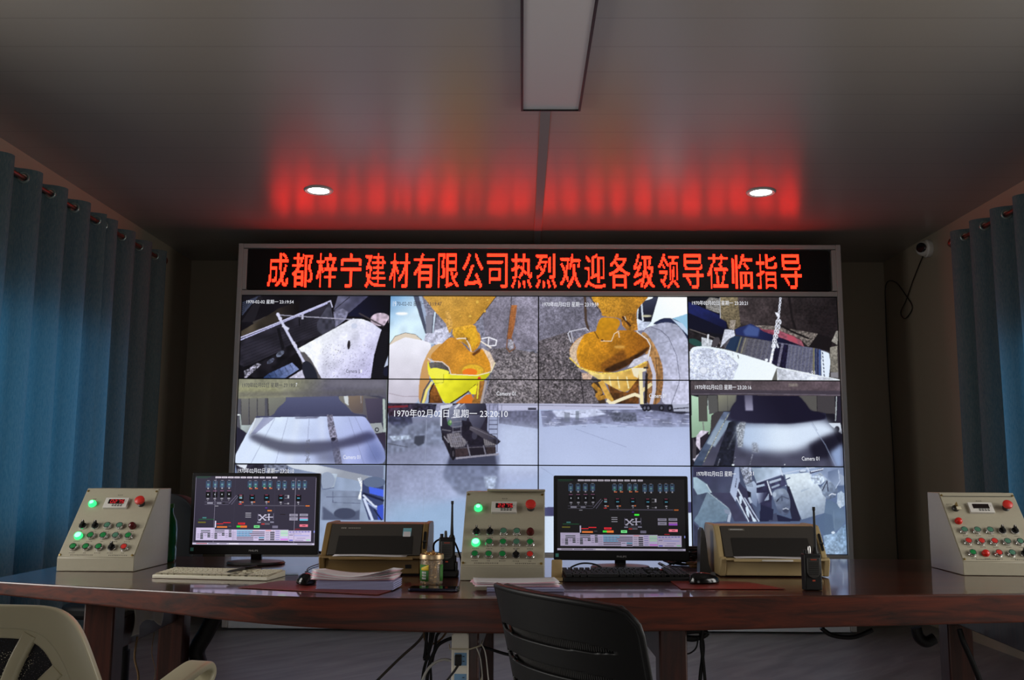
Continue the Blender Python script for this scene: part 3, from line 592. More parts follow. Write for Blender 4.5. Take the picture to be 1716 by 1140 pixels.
fill([(1040, 430), (1100, 430), (1160, 700), (1210, 975), (1130, 975), (1080, 700), (1050, 560)], (122, 120, 142), nz=(5, .45))
fill([(210, 625), (330, 660), (520, 715), (700, 735), (1080, 715), (1200, 705), (1500, 610), (1560, 640), (1600, 690), (1400, 760), (1200, 800), (1060, 850), (880, 870), (560, 860), (380, 800), (165, 690)], (84, 86, 106), (66, 66, 100), ((700, 780), (1500, 640)), soft=17, a=.95)
fill([(900, 830), (1180, 800), (1210, 975), (950, 975)], (92, 96, 124), a=.7, soft=35); fill([(1500, 640), (1690, 830), (1690, 975), (1480, 975)], (70, 84, 138), a=.55, soft=41)
for _ in range(60): x = 800+rng.random()*50; ell(x, 700+rng.random()*270, 5, 5, (96, 96, 106), a=.7)
ell(1112, 700, 26, 20, (40, 38, 56)); fill([(680, 460), (960, 452), (930, 470), (700, 474)], (92, 92, 118), soft=5)
fill([(60, 30), (1695, 30), (1695, 250), (1600, 215), (60, 250)], (138, 138, 118), (86, 84, 100), ((700, 80), (1000, 240)), nz=[(8, .08), (50, .1)]); fill([(60, 120), (400, 100), (560, 170), (560, 215), (60, 245)], (148, 148, 112), a=.6, nz=(6, .15), soft=15); fill([(1050, 30), (1695, 30), (1695, 150), (1050, 120)], (130, 128, 140), a=.7, soft=31); fill([(60, 180), (1690, 150), (1690, 200), (60, 235)], (96, 94, 96), a=.6, soft=15)
begin(1155, 635, 6.475, 3, 1, 4, 2, (30, 27, 36))
fill([(20, 170), (1650, 170), (1660, 960), (20, 960)], (26, 24, 34)); fill([(25, 180), (100, 200), (270, 360), (220, 600), (30, 640)], (178, 212, 186), (140, 170, 146), ((60, 220), (180, 560)))
fill([(100, 180), (195, 180), (200, 465), (105, 465)], (76, 74, 72)); stroke([(205, 215), (215, 380)], 12, (206, 222, 220)); fill([(200, 180), (310, 180), (310, 355), (290, 370), (215, 385)], (84, 84, 84))
fill([(305, 172), (515, 168), (515, 240), (470, 290), (440, 350), (320, 355)], (132, 132, 116), (92, 92, 90), ((340, 180), (430, 340))); stroke([(308, 180), (316, 355)], 7, (40, 38, 40)); stroke([(415, 180), (420, 350)], 6, (70, 70, 70))
fill([(1180, 175), (1390, 175), (1390, 355), (1320, 350), (1260, 260)], (86, 84, 82)); fill([(1390, 175), (1580, 180), (1590, 380), (1480, 375), (1390, 355)], (66, 62, 66)); stroke([(1388, 180), (1388, 355)], 6, (26, 24, 28)); stroke([(1600, 190), (1590, 460)], 8, (190, 200, 206)); fill([(1610, 190), (1645, 190), (1650, 480), (1590, 480)], (40, 36, 50))
fill([(1510, 480), (1640, 480), (1660, 600), (1600, 560)], (206, 214, 228)); ell(1605, 545, 28, 34, (20, 18, 28))
fill([(240, 400), (290, 360), (380, 355), (230, 600), (230, 560)], (62, 58, 62)); fill([(80, 620), (130, 560), (215, 570), (120, 780), (75, 720)], (214, 206, 226), nz=(8, .15)); fill([(120, 640), (215, 570), (200, 640), (120, 770)], (40, 34, 46)); stroke([(150, 470), (160, 560)], 14, (120, 124, 120)); fill([(40, 870), (130, 790), (60, 900)], (200, 196, 214)); fill([(40, 640), (80, 720), (75, 860), (40, 870)], (66, 62, 70))
fill([(375, 355), (1480, 370), (1500, 450), (1665, 760), (1670, 965), (40, 965), (60, 900)], (44, 46, 66), (76, 76, 96), ((800, 400), (800, 950)), nz=(30, .1))
fill([(375, 360), (450, 360), (130, 960), (45, 960), (60, 890)], (92, 104, 130), (60, 72, 96), ((300, 450), (100, 900)), nz=(14, .15)); fill([(330, 440), (460, 460), (280, 740), (190, 700)], (130, 148, 172), (150, 166, 186), ((300, 500), (240, 700)), soft=5); fill([(430, 470), (540, 440), (470, 960), (260, 960)], (30, 32, 46), nz=(8, .3)); stroke([(430, 380), (300, 620), (160, 900)], 9, (150, 152, 140), nz=(4, .5)); stroke([(560, 470), (420, 760)], 18, (70, 74, 84), nz=(4, .6), a=.6)
fill([(510, 510), (620, 480), (1080, 500), (1300, 460), (1480, 450), (1600, 560), (1610, 590), (1430, 650), (1260, 740), (1180, 780), (900, 790), (700, 780), (540, 740)], (176, 196, 226), (214, 228, 248), ((560, 600), (1050, 620)), soft=31); fill([(860, 500), (1090, 520), (1080, 770), (900, 780)], (226, 240, 255), a=.6, soft=61)
fill([(510, 520), (590, 440), (640, 380), (600, 560), (580, 740), (530, 740)], (150, 156, 166), nz=(4, .45), a=.85, soft=5); fill([(680, 690), (740, 700), (760, 800), (690, 800)], (130, 134, 146), nz=(4, .4), a=.6, soft=7)
fill([(1300, 720), (1420, 650), (1610, 580), (1665, 560), (1665, 760), (1500, 860), (1350, 880)], (18, 16, 30), a=.8, soft=19); fill([(1530, 800), (1665, 700), (1670, 965), (1590, 965)], (140, 160, 200), soft=19); stroke([(1330, 490), (1480, 720), (1590, 950)], 7, (150, 164, 196), a=.7); stroke([(1280, 380), (1390, 560)], 5, (90, 96, 120), a=.6)
fill([(510, 170), (1180, 172), (1260, 260), (1320, 352), (1480, 372), (1490, 440), (1250, 470), (1080, 490), (640, 480), (440, 440), (440, 350), (470, 290), (515, 235)], (24, 21, 40), (36, 34, 56), ((900, 200), (600, 420)), soft=7); fill([(600, 170), (685, 170), (695, 345), (612, 345)], (84, 82, 104), (150, 148, 176), ((640, 180), (650, 340)), soft=5)
for a in (((500, 850), (470, 950)), ((330, 870), (310, 950)), ((690, 820), (660, 930))): stroke(a, 12, (120, 124, 140), a=.6, nz=(4, .7))
ell(478, 935, 14, 10, (226, 236, 246)); ell(1038, 932, 6, 6, (220, 226, 236))
fill([(20, 20), (1635, 25), (1640, 185), (20, 175)], (76, 68, 72), (96, 82, 90), ((300, 60), (1400, 60)), nz=[(6, .12), (40, .15)]); fill([(1080, 50), (1180, 50), (1180, 85), (1080, 85)], (136, 128, 122), a=.7, nz=(6, .2), soft=5); fill([(20, 120), (1640, 130), (1640, 180), (20, 172)], (60, 54, 66), a=.8, soft=5); stroke([(30, 166), (600, 160), (1640, 178)], 6, (130, 122, 136), a=.7)
# yard with mixer truck
begin(640, 670, 3.269, 1, V1, 3, 3, (172, 184, 218), (146, 168, 206), ((860, 200), (400, 800)), nz=[(60, .02), (200, .03)])
fill([(10, 90), (860, 60), (860, 420), (10, 660)], (122, 126, 152), (166, 176, 210), ((200, 150), (420, 420)), nz=[(10, .05), (60, .05)], soft=31); fill([(640, 60), (860, 60), (860, 160), (640, 130)], (104, 106, 132), nz=(8, .15)); fill([(640, 130), (860, 150), (860, 400), (640, 400)], (196, 208, 238), a=.75, soft=41)
fill([(20, 10), (860, 10), (860, 60), (20, 70)], (150, 152, 182), nz=(8, .15)); fill([(640, 20), (870, 15), (1420, 30), (1420, 50), (860, 55), (640, 60)], (186, 188, 216)); stroke([(650, 28), (860, 30), (1400, 42)], 4, (120, 120, 140)); fill([(800, 44), (845, 44), (845, 56), (800, 56)], (60, 60, 76))
fill([(20, 14), (200, 10), (300, 18), (290, 80), (40, 110)], (56, 42, 58), (40, 40, 58), ((40, 30), (260, 60)), nz=(8, .5)); stroke([(30, 40), (140, 36)], 10, (120, 40, 52)); stroke([(200, 16), (300, 20)], 8, (140, 146, 170)); fill([(40, 90), (160, 90), (170, 130), (90, 160), (30, 120)], (60, 62, 88), nz=(10, .3), soft=5)
fill([(20, 140), (330, 110), (340, 240), (20, 300)], (118, 128, 152), a=.6, nz=(12, .3), soft=21); fill([(180, 200), (235, 195), (230, 240), (200, 255), (175, 240)], (62, 66, 82), soft=5); fill([(40, 200), (150, 195), (160, 215), (60, 225)], (176, 190, 214), soft=5, nz=(8, .2)); stroke([(245, 110), (225, 640)], 3, (150, 158, 184)); stroke([(30, 240), (140, 260)], 4, (80, 84, 100))
fill([(870, 60), (1700, 50), (1700, 150), (1400, 150), (1200, 130), (880, 150)], (118, 122, 152), (140, 146, 178), ((1300, 70), (1300, 150)), nz=[(10, .12), (30, .2)]); fill([(930, 60), (1180, 50), (1230, 80), (1100, 100), (960, 95)], (200, 208, 236), nz=(10, .1), soft=5); fill([(1240, 70), (1390, 70), (1400, 120), (1270, 120)], (92, 96, 116), nz=(6, .25), soft=3)
for _ in range(90): x, y = 870+rng.random()*800, 55+rng.random()*95; stroke([(x, y), (x+20+30*rng.random(), y+2)], 3, [(206, 212, 240), (96, 98, 124)][int(rng.random()*2)], a=.7)
fill([(1000, 70), (1030, 70), (1030, 120), (1000, 120)], (104, 110, 126), a=.6); fill([(1060, 62), (1080, 62), (1080, 112), (1060, 112)], (96, 104, 118), a=.6)
fill([(870, 150), (1700, 150), (1700, 370), (870, 370)], (178, 190, 226), (190, 202, 236), ((1200, 150), (1200, 360)), a=.7, soft=41); stroke([(1060, 160), (1340, 260)], 2, (140, 150, 184)); stroke([(870, 370), (960, 430)], 2, (120, 128, 156)); fill([(870, 380), (1700, 370), (1700, 800), (870, 820)], (176, 194, 230), a=.6, soft=41)
fill([(1410, 20), (1560, 14), (1690, 20), (1690, 70), (1640, 80), (1500, 60), (1420, 45)], (46, 46, 62)); fill([(1590, 18), (1690, 20), (1690, 66), (1600, 64)], (170, 174, 196)); stroke([(1600, 50), (1680, 44)], 6, (60, 60, 76))
for x in (1440, 1460, 1532, 1578): ell(x, 46, 15, 18, (26, 26, 36)); ell(x, 46, 6, 8, (96, 98, 116))
fill([(880, 590), (1700, 560), (1700, 620), (880, 640)], (66, 66, 104)); fill([(880, 640), (1700, 620), (1700, 860), (880, 860)], (210, 224, 244)); fill([(20, 560), (860, 560), (860, 880), (20, 880)], (152, 180, 212), a=.75, nz=(30, .02), soft=61)
fill([(360, 330), (640, 300), (640, 480), (560, 560), (420, 520), (330, 420)], (112, 120, 150), (126, 136, 164), ((480, 340), (480, 520)), nz=(14, .12), soft=13); fill([(560, 420), (630, 420), (610, 500), (570, 480)], (176, 190, 218), soft=9, nz=(8, .2)); fill([(370, 300), (620, 300), (630, 360), (360, 362)], (52, 54, 74), a=.85, soft=9)
crop[2] = 4.996
fill([(487, 50), (600, 30), (870, 28), (885, 150), (880, 260), (950, 330), (955, 450), (620, 492), (575, 480), (510, 340), (490, 240)], (40, 37, 52), sm=8)
fill([(488, 50), (592, 34), (592, 62), (504, 78), (502, 222), (489, 222)], (206, 210, 226)); fill([(504, 80), (545, 72), (545, 200), (504, 225)], (44, 42, 58))
fill([(540, 90), (600, 40), (695, 30), (720, 90), (720, 160), (665, 235), (592, 242), (545, 195)], (130, 134, 158), (76, 80, 100), ((570, 70), (690, 200)), nz=(10, .06)); stroke([(612, 70), (650, 36)], 16, (206, 212, 228)); stroke([(655, 60), (690, 34)], 8, (170, 176, 196)); ell(568, 192, 17, 25, (84, 130, 84)); ell(574, 185, 9, 12, (150, 180, 130))
fill([(692, 26), (862, 26), (870, 62), (830, 104), (715, 104)], (70, 72, 92), (46, 46, 62), ((720, 30), (800, 100))); fill([(715, 128), (884, 128), (826, 240), (760, 240)], (92, 92, 114), (52, 52, 70), ((740, 130), (850, 230))); stroke([(868, 60), (878, 250)], 8, (30, 28, 40)); stroke([(716, 112), (880, 112)], 7, (58, 58, 76))
fill([(668, 170), (745, 190), (770, 250), (855, 300), (870, 380), (722, 384), (675, 300)], (30, 27, 40), nz=(8, .25)); ell(775, 300, 22, 34, (58, 56, 72)); stroke([(690, 330), (720, 384)], 10, (84, 82, 96))
fill([(500, 270), (548, 282), (592, 400), (602, 500), (572, 482), (512, 340)], (38, 34, 46)); stroke([(518, 306), (586, 396)], 9, (142, 140, 152)); stroke([(505, 250), (575, 262)], 12, (96, 94, 106))
fill([(545, 286), (645, 276), (705, 352), (692, 392), (592, 402), (548, 330)], (126, 122, 132), nz=(5, .15), sm=6)
for k in range(6): stroke([(562+k*18, 290), (600+k*17, 394)], 4, (70, 66, 78))
fill([(848, 318), (930, 338), (958, 380), (862, 386)], (124, 120, 126)); 
for k in range(5): stroke([(862+k*18, 330), (872+k*18, 384)], 4, (70, 66, 78))
stroke([(582, 152), (672, 140)], 9, (206, 208, 224)); stroke([(590, 150), (598, 352)], 5, (110, 108, 124)); stroke([(660, 145), (662, 345)], 5, (110, 108, 124))
for y in (185, 226, 268, 312, 350): stroke([(588, y+5), (664, y-4)], 6, (128, 126, 142))
fill([(738, 222), (800, 234), (950, 306), (992, 348), (962, 380), (862, 332), (732, 250)], (84, 80, 92), (54, 50, 62), ((760, 230), (940, 360)), sm=6); fill([(930, 326), (996, 348), (964, 380), (936, 362)], (40, 37, 48)); stroke([(745, 228), (940, 316)], 5, (116, 112, 126))
fill([(590, 402), (952, 386), (956, 448), (622, 492)], (32, 28, 38)); fill([(608, 416), (718, 406), (724, 466), (618, 480)], (56, 45, 50), nz=(6, .2)); fill([(872, 396), (950, 390), (946, 444), (878, 455)], (54, 45, 50), nz=(6, .2)); stroke([(600, 408), (950, 390)], 5, (100, 96, 108))
ell(596, 452, 20, 56, (22, 20, 28)); ell(596, 452, 9, 26, (66, 62, 72)); ell(562, 405, 13, 46, (26, 24, 32)); ell(510, 310, 9, 34, (26, 24, 32))
stroke([(622, 491), (974, 456)], 15, (146, 144, 160)); stroke([(716, 382), (742, 486)], 9, (128, 126, 142)); stroke([(850, 384), (870, 464)], 9, (120, 118, 134)); stroke([(690, 388), (715, 350)], 7, (96, 94, 106))
stroke([(902, 42), (893, 320)], 5, (70, 70, 92)); stroke([(970, 46), (964, 438)], 5, (70, 70, 92))
for y in (172, 208, 246, 288, 322): stroke([(897, y), (968, y)], 6, (62, 62, 84))
stroke([(905, 44), (1006, 42)], 4, (96, 98, 122)); stroke([(1004, 42), (996, 142), (900, 142)], 4, (96, 98, 122)); stroke([(902, 92), (1000, 92)], 3, (110, 112, 136)); stroke([(935, 44), (932, 142)], 3, (110, 112, 136))
# mixer shaft picture behind the left monitor
begin(380, 620, 3.238, 0, 2, 1, 3, (124, 136, 166), (150, 166, 194), ((200, 560), (600, 760)), nz=(30, .06))
fill([(45, 512), (330, 512), (330, 580), (60, 580)], (44, 42, 56), nz=(10, .3)); fill([(50, 515), (110, 515), (100, 540)], (226, 232, 244)); fill([(200, 515), (330, 515), (320, 560), (210, 560)], (110, 116, 136), nz=(8, .4)); fill([(320, 515), (480, 515), (700, 560), (850, 600), (850, 640), (700, 600), (360, 535)], (206, 214, 226), (150, 156, 170), ((500, 520), (600, 600))); fill([(480, 515), (850, 520), (850, 590), (740, 570), (560, 530)], (110, 118, 146)); fill([(510, 560), (600, 565), (580, 640), (520, 640)], (176, 190, 208), nz=(14, .1)); ell(545, 600, 40, 46, (150, 162, 186)); stroke([(505, 600), (520, 650), (580, 640)], 5, (100, 108, 136))
fill([(510, 650), (730, 660), (720, 815), (510, 815)], (132, 144, 170), nz=(20, .07)); stroke([(575, 660), (575, 720), (725, 725)], 3, (84, 92, 120)); stroke([(540, 690), (735, 690)], 3, (96, 104, 130)); fill([(520, 740), (600, 800), (720, 760), (720, 815), (520, 815)], (84, 92, 118), soft=5); ell(640, 780, 60, 30, (66, 72, 96), soft=3); stroke([(720, 590), (738, 640), (720, 700)], 18, (226, 234, 250), nz=(4, .3))
fill([(735, 600), (850, 600), (850, 815), (770, 815), (730, 690)], (60, 70, 110)); ell(800, 610, 60, 30, (96, 110, 140)); fill([(770, 635), (850, 650), (850, 690), (775, 670)], (74, 104, 232)); stroke([(740, 680), (800, 740), (850, 750)], 10, (214, 224, 246)); stroke([(745, 700), (790, 815)], 14, (206, 218, 246)); stroke([(760, 720), (850, 780)], 6, (150, 166, 210)); fill([(815, 740), (850, 730), (850, 815), (820, 815)], (60, 84, 200)); stroke([(740, 670), (850, 710)], 12, (30, 34, 60)); stroke([(800, 760), (840, 815)], 8, (30, 34, 60))
# twin mixer motors
begin(1155, 775, 6.355, 3, 2, 4, 3, (66, 72, 98), (92, 110, 144), ((300, 100), (1200, 950)), nz=(60, .1))
fill([(45, 50), (470, 50), (440, 330), (200, 420), (45, 300)], (50, 50, 76), (74, 80, 106), ((100, 80), (300, 380)), nz=(30, .1)); fill([(45, 160), (80, 160), (190, 235), (240, 325), (90, 345), (45, 270)], (160, 186, 202), (140, 164, 184), ((60, 170), (200, 330)), nz=(14, .06)); stroke([(185, 235), (235, 320)], 7, (206, 222, 232))
fill([(195, 318), (430, 500), (395, 630), (230, 640), (215, 800), (50, 620)], (118, 138, 158), (96, 120, 142), ((200, 330), (240, 760)), nz=[(8, .06), (40, .06)]); stroke([(200, 318), (440, 505)], 6, (170, 186, 200)); fill([(45, 360), (195, 320), (90, 560), (50, 600)], (70, 80, 104), nz=(20, .1)); stroke([(448, 480), (420, 630)], 30, (170, 182, 204)); fill([(370, 495), (440, 510), (430, 560), (380, 540)], (130, 142, 166)); ell(450, 490, 14, 26, (190, 202, 222))
fill([(240, 320), (440, 330), (620, 630), (480, 630), (430, 500)], (62, 62, 88), nz=(20, .06)); fill([(490, 52), (530, 52), (540, 200), (495, 420), (435, 320)], (150, 164, 196), (176, 190, 220), ((500, 80), (480, 350)))
for k in range(4): stroke([(505-k*4, 170+k*26), (505-k*4, 190+k*26)], 9, (40, 42, 66))
fill([(540, 55), (660, 52), (670, 200), (600, 240)], (150, 158, 178), nz=(5, .5)); fill([(600, 240), (690, 200), (740, 260), (720, 480), (660, 420)], (170, 186, 212), (110, 124, 156), ((640, 250), (720, 450))); 
for k in range(5): stroke([(545+k*24, 80+k*8), (620+k*14, 260)], 5, (48, 50, 76))
fill([(530, 210), (660, 340), (660, 440), (750, 630), (640, 630), (500, 380)], (54, 54, 80)); stroke([(520, 290), (700, 630)], 14, (206, 218, 240)); stroke([(500, 370), (635, 630)], 10, (212, 224, 244)); stroke([(590, 380), (745, 630)], 10, (190, 204, 232))
for q in ([(530, 370), (560, 340), (560, 430), (545, 450)], [(600, 480), (630, 470), (640, 590), (615, 560)], [(660, 560), (700, 600), (720, 630), (680, 630)]): fill(q, (206, 224, 244))
fill([(620, 300), (660, 320), (655, 420), (630, 380)], (30, 30, 48)); stroke([(640, 380), (660, 430)], 24, (176, 190, 214))
fill([(665, 60), (980, 55), (990, 130), (720, 215), (690, 140)], (150, 168, 190), (190, 208, 232), ((700, 80), (950, 100)), nz=(16, .08)); fill([(980, 60), (1640, 50), (1650, 250), (1560, 250), (1300, 150), (1000, 130)], (170, 190, 220), (130, 146, 180), ((1000, 90), (1550, 150)), nz=(20, .08)); stroke([(720, 215), (990, 125), (1340, 50)], 12, (190, 204, 230)); stroke([(970, 60), (1030, 250)], 12, (206, 218, 240)); stroke([(1255, 52), (1310, 160)], 10, (206, 218, 240))
fill([(715, 225), (830, 195), (880, 350), (880, 520), (760, 450), (720, 330)], (48, 48, 76), nz=(16, .15)); fill([(715, 330), (830, 320), (790, 420), (740, 440)], (180, 196, 226), (60, 62, 90), ((720, 320), (800, 340))); fill([(800, 410), (850, 330), (850, 400)], (150, 164, 190)); fill([(840, 200), (1000, 140), (1040, 240), (870, 310)], (60, 62, 92), nz=(8, .2)); stroke([(860, 215), (975, 180)], 24, (170, 184, 206)); stroke([(880, 270), (960, 240)], 20, (150, 164, 188)); stroke([(720, 260), (800, 240)], 22, (170, 186, 212)); stroke([(832, 200), (880, 350)], 12, (214, 224, 244))
fill([(1020, 130), (1270, 110), (1460, 360), (1440, 540), (1200, 610), (1050, 250)], (226, 240, 252), (140, 156, 180), ((1200, 180), (1330, 580)), nz=[(8, .05), (40, .07)]); stroke([(1030, 185), (1075, 165)], 14, (90, 98, 130)); stroke([(1180, 100), (1245, 95)], 26, (90, 100, 130)); stroke([(1185, 95), (1240, 90)], 16, (206, 220, 240)); fill([(1190, 300), (1290, 270), (1260, 290), (1190, 320)], (170, 186, 206))
fill([(1040, 245), (1070, 260), (1190, 600), (1180, 630), (1100, 630), (1050, 400)], (40, 40, 62)); fill([(880, 330), (920, 290), (1030, 270), (1080, 400), (1075, 520), (1030, 575), (950, 540), (910, 420)], (140, 154, 178), (80, 90, 118), ((950, 300), (1010, 560)), nz=(10, .12)); stroke([(930, 420), (985, 360), (1060, 390)], 14, (44, 46, 64)); stroke([(985, 360), (990, 410)], 16, (36, 38, 56)); ell(908, 345, 20, 26, (170, 184, 206)); ell(1030, 510, 34, 28, (60, 66, 90)); stroke([(1000, 500), (1030, 488), (1058, 500)], 7, (206, 216, 236)); ell(1010, 380, 60, 40, (104, 116, 142), a=.6)
fill([(750, 520), (950, 560), (1180, 630), (750, 632)], (34, 36, 62)); fill([(845, 560), (930, 540), (945, 632), (850, 632)], (66, 72, 98)); ell(875, 540, 7, 14, (240, 248, 255)); fill([(760, 450), (900, 500), (890, 620), (760, 600)], (36, 38, 64))
fill([(1290, 160), (1400, 110), (1470, 180), (1400, 240), (1330, 230)], (190, 206, 230), nz=(6, .3)); stroke([(1290, 110), (1420, 75)], 26, (60, 64, 92)); stroke([(1300, 100), (1430, 70)], 12, (206, 216, 236)); fill([(1400, 270), (1470, 180), (1560, 240), (1590, 300), (1560, 370), (1480, 400), (1420, 340)], (150, 166, 190), (90, 104, 132), ((1430, 250), (1560, 370)), nz=(8, .15)); stroke([(1420, 300), (1470, 200), (1480, 310)], 12, (54, 58, 82)); stroke([(1490, 355), (1520, 335), (1560, 345)], 9, (220, 230, 246)); fill([(1480, 100), (1590, 70), (1600, 200), (1560, 270), (1480, 160)], (104, 120, 152), (140, 156, 186), ((1490, 110), (1580, 220))); stroke([(1590, 80), (1605, 200), (1560, 280)], 7, (190, 206, 232)); fill([(1605, 120), (1650, 150), (1650, 240), (1610, 240)], (150, 164, 190))
fill([(1580, 330), (1620, 305), (1650, 330), (1655, 460), (1610, 490), (1575, 440)], (170, 188, 210), nz=(6, .1)); 
for k in range(5): stroke([(1590, 420+k*17), (1615, 412+k*17)], 7, (216, 228, 242))
fill([(1440, 540), (1460, 380), (1575, 440), (1610, 500), (1650, 480), (1670, 640), (1560, 740), (1440, 790)], (92, 112, 140), (110, 132, 160), ((1480, 420), (1560, 740)), nz=(30, .06)); fill([(1440, 540), (1520, 560), (1550, 740), (1440, 790), (1330, 620)], (86, 106, 136), a=.8); stroke([(1540, 500), (1545, 700)], 4, (130, 150, 176))
fill([(1430, 780), (1560, 760), (1620, 690), (1670, 660), (1680, 980), (1450, 980)], (150, 176, 206), (120, 148, 180), ((1500, 800), (1660, 720)), nz=[(6, .2), (30, .15)]); ell(1535, 750, 20, 14, (214, 230, 246))
fill([(50, 650), (215, 800), (215, 990), (50, 990)], (54, 58, 82), nz=(20, .12)); stroke([(100, 700), (118, 800), (100, 900), (60, 975)], 8, (130, 140, 170))
C *= (1+.05*(rng.random((CH, CW, 1), np.float32)-.5)); C = np.clip(C, 0, 255)
Clin = np.where(C <= 10.3, C/255/12.92, ((np.clip(C, 0, 255)/255+.055)/1.055)**2.4).astype(np.float32)

M['screen'] = attr_screen('wall display picture', 1.0)
M['capw'] = mat('white caption', (30, 30, 30), .5, emit=(.86, .88, .95, 1)); M['capk'] = mat('dark caption', (30, 30, 34), .5, emit=(.045, .045, .06, 1))
NX, NY = 300, 168
caps = {  # display -> [(text, x0, x1, y top, y bottom, dark?)] in photograph pixels
 (0, 0): [('1970-02-02 星期一 23:19:54', 413, 492, 502.5, 509, 0), ('Camera 0', 579.5, 603, 619, 625, 1), ('1', 604, 606.5, 619.5, 625, 0)],
 (0, 1): [('19', 658.5, 664, 505, 513.5, 0), ('70-02-02 星期一 23:19:47', 664.8, 740, 505, 513, 1)],
 (0, 2): [('1970年02月02日 星期一 23:19:59', 909.5, 1003, 506, 514, 0)],
 (0, 3): [('1970年02月02日 星期一 23:20:21', 1160, 1253, 504, 511.5, 0), ('01', 1360, 1366, 621.5, 627, 0), ('Camera', 1339, 1356, 623, 627, 0)],
 (1, 0): [('1970年02月02日 星期一 23:19:5', 406, 494.5, 641.5, 649.5, 1), ('7', 495.4, 498, 642, 648, 0), ('Camera 01', 575, 603.5, 763, 769.5, 0)],
 (1, 1): [('1970年02月02日 星期一 23:20:10', 660.5, 851, 686.5, 699.5, 0), ('Camera 01', 832, 864, 656.5, 663, 0)],
 (1, 2): [('Camera 01', 1088, 1116, 660, 667, 0)],
 (1, 3): [('1970年02月02日 星期一 23:20:16', 1165, 1259, 645, 653, 0), ('Camera 01', 1344, 1373, 765.5, 772, 0)],
 (2, 0): [('1970年02月02日 星期一 23:20:10', 398.5, 492.5, 785, 793.5, 0)],
 (2, 3): [('1970年02月02日 星期一', 1168, 1233, 790, 798.5, 0), (':21', 1255, 1263, 790.5, 797, 0)]}
what = {(0, 0): 'showing a white drum beside a dark conveyor with a black ribbed hose', (0, 1): 'showing the upper part of a yellow funnel under an ochre chute',
 (0, 2): 'showing a round ochre hopper beside a grey gravel slope', (0, 3): 'showing a white chain hanging over a belt pulley',
 (1, 0): 'showing a pale belt with the dark caption above it', (1, 1): 'showing a concrete mixer truck on a wet yard',
 (1, 2): 'showing a hopper foot above an empty pale wet yard', (1, 3): 'showing a dark belt with one bright band across it',
 (2, 0): 'with grey machinery and a blue shaft, half behind the monitor', (2, 1): 'of plain pale concrete above the middle control box',
 (2, 2): 'of plain pale concrete mostly behind a monitor', (2, 3): 'showing two grey motors above the cream printer'}
for r in range(3):
    for c in range(4):
        x0, z0 = SX0+c*PW, SZ0-r*PH
        t = thing('wall_display', 'thin-bezel wall display '+what[(r, c)], 'display', (x0+PW/2, SY, z0-PH), 0, 'displays tiled into the video wall')
        m = .0035; b = MB(); hw, h = PW/2-.0006, PH-.0006
        b.box((0, .02, h/2), (2*hw, .03, h)).box((0, .003, m/2), (2*hw, .006, m)).box((0, .003, h-m/2), (2*hw, .006, m))
        b.box((-hw+m/2, .003, h/2), (m, .006, h)).box((hw-m/2, .003, h/2), (m, .006, h)); b.build('bezel', 'black', t, smooth=0)
        sw, sh = PW-2*m, PH-2*m
        X, Z = np.meshgrid(np.linspace(-sw/2, sw/2, NX+1), np.linspace(m, PH-m, NY+1))
        me = bpy.data.meshes.new('screen'); V = np.stack([X, np.full_like(X, .0035), Z], -1).reshape(-1, 3)
        i = np.arange(NX*NY); q = (i//NX)*(NX+1)+i % NX; Fq = np.stack([q, q+1, q+NX+2, q+NX+1], 1)
        me.vertices.add(len(V)); me.vertices.foreach_set('co', V.ravel().astype(np.float32))
        me.loops.add(Fq.size); me.loops.foreach_set('vertex_index', Fq.ravel().astype(np.int32))
        me.polygons.add(len(Fq)); me.polygons.foreach_set('loop_start', (np.arange(len(Fq))*4).astype(np.int32)); me.update(); me.validate()
        U = (c*PW+X+PW/2)/(4*PW)*CW; Vv = (r*PH+PH-Z)/(3*PH)*CH; acc = 0
        for dx, dy in ((-.9, -.9), (.9, -.9), (-.9, .9), (.9, .9), (0, 0)):
            acc = acc+Clin[np.clip((Vv+dy).astype(int), 0, CH-1), np.clip((U+dx).astype(int), 0, CW-1)]
        at = me.color_attributes.new('screen', 'FLOAT_COLOR', 'POINT')
        at.data.foreach_set('color', np.concatenate([acc/5, np.ones(X.shape+(1,), np.float32)], -1).ravel().astype(np.float32))
        me.materials.append(M['screen']); o = bpy.data.objects.new('screen', me); COL.objects.link(o); o.parent = t
        for dark in (0, 1):
            for (s, a, bb, yt, yb, dk) in caps.get((r, c), []):
                if dk != dark: continue
                cb = MB()
                p0, p1 = on_y(a, yb, SY), on_y(bb, yt, SY)
                add_text(cb, s, p0[0]-x0-PW/2, p1[0]-x0-PW/2, p0[2]-z0+PH, p1[2]-z0+PH, lambda x, z: (x, .0025, z))
                cb.build('caption', 'capk' if dark else 'capw', t, smooth=0)

# ------------------------------------------------------------------ display cabinet and led sign
XC0, XC1, ZT = -2.076, 2.302, 2.742
cb = thing('display_cabinet', 'pale grey floor-standing cabinet framing the video wall and red led sign', 'cabinet', ((XC0+XC1)/2, SY, 0))
cx = (XC0+XC1)/2; HW = (XC1-XC0)/2
MB().box((0, .33, ZT/2), (2*HW-.01, .5, ZT-.004)).build('body', 'plinth', cb)
for s in (-1, 1): MB().box((s*(HW-.0172), .019, (ZT+.02)/2), (.0344, .074, ZT-.02)).build('post', 'alu', cb, bevel=.003)
MB().box((0, .02, ZT-.0165), (2*HW-.07, .07, .033)).build('top_rail', 'alu', cb, bevel=.003)
MB().box((0, .02, 2.379), (2*HW-.07, .07, .0355)).build('middle_rail', 'alu', cb, bevel=.003)
MB().box((0, .02, .516), (2*HW-.07, .07, .0385)).build('bottom_rail', 'alu', cb, bevel=.003)
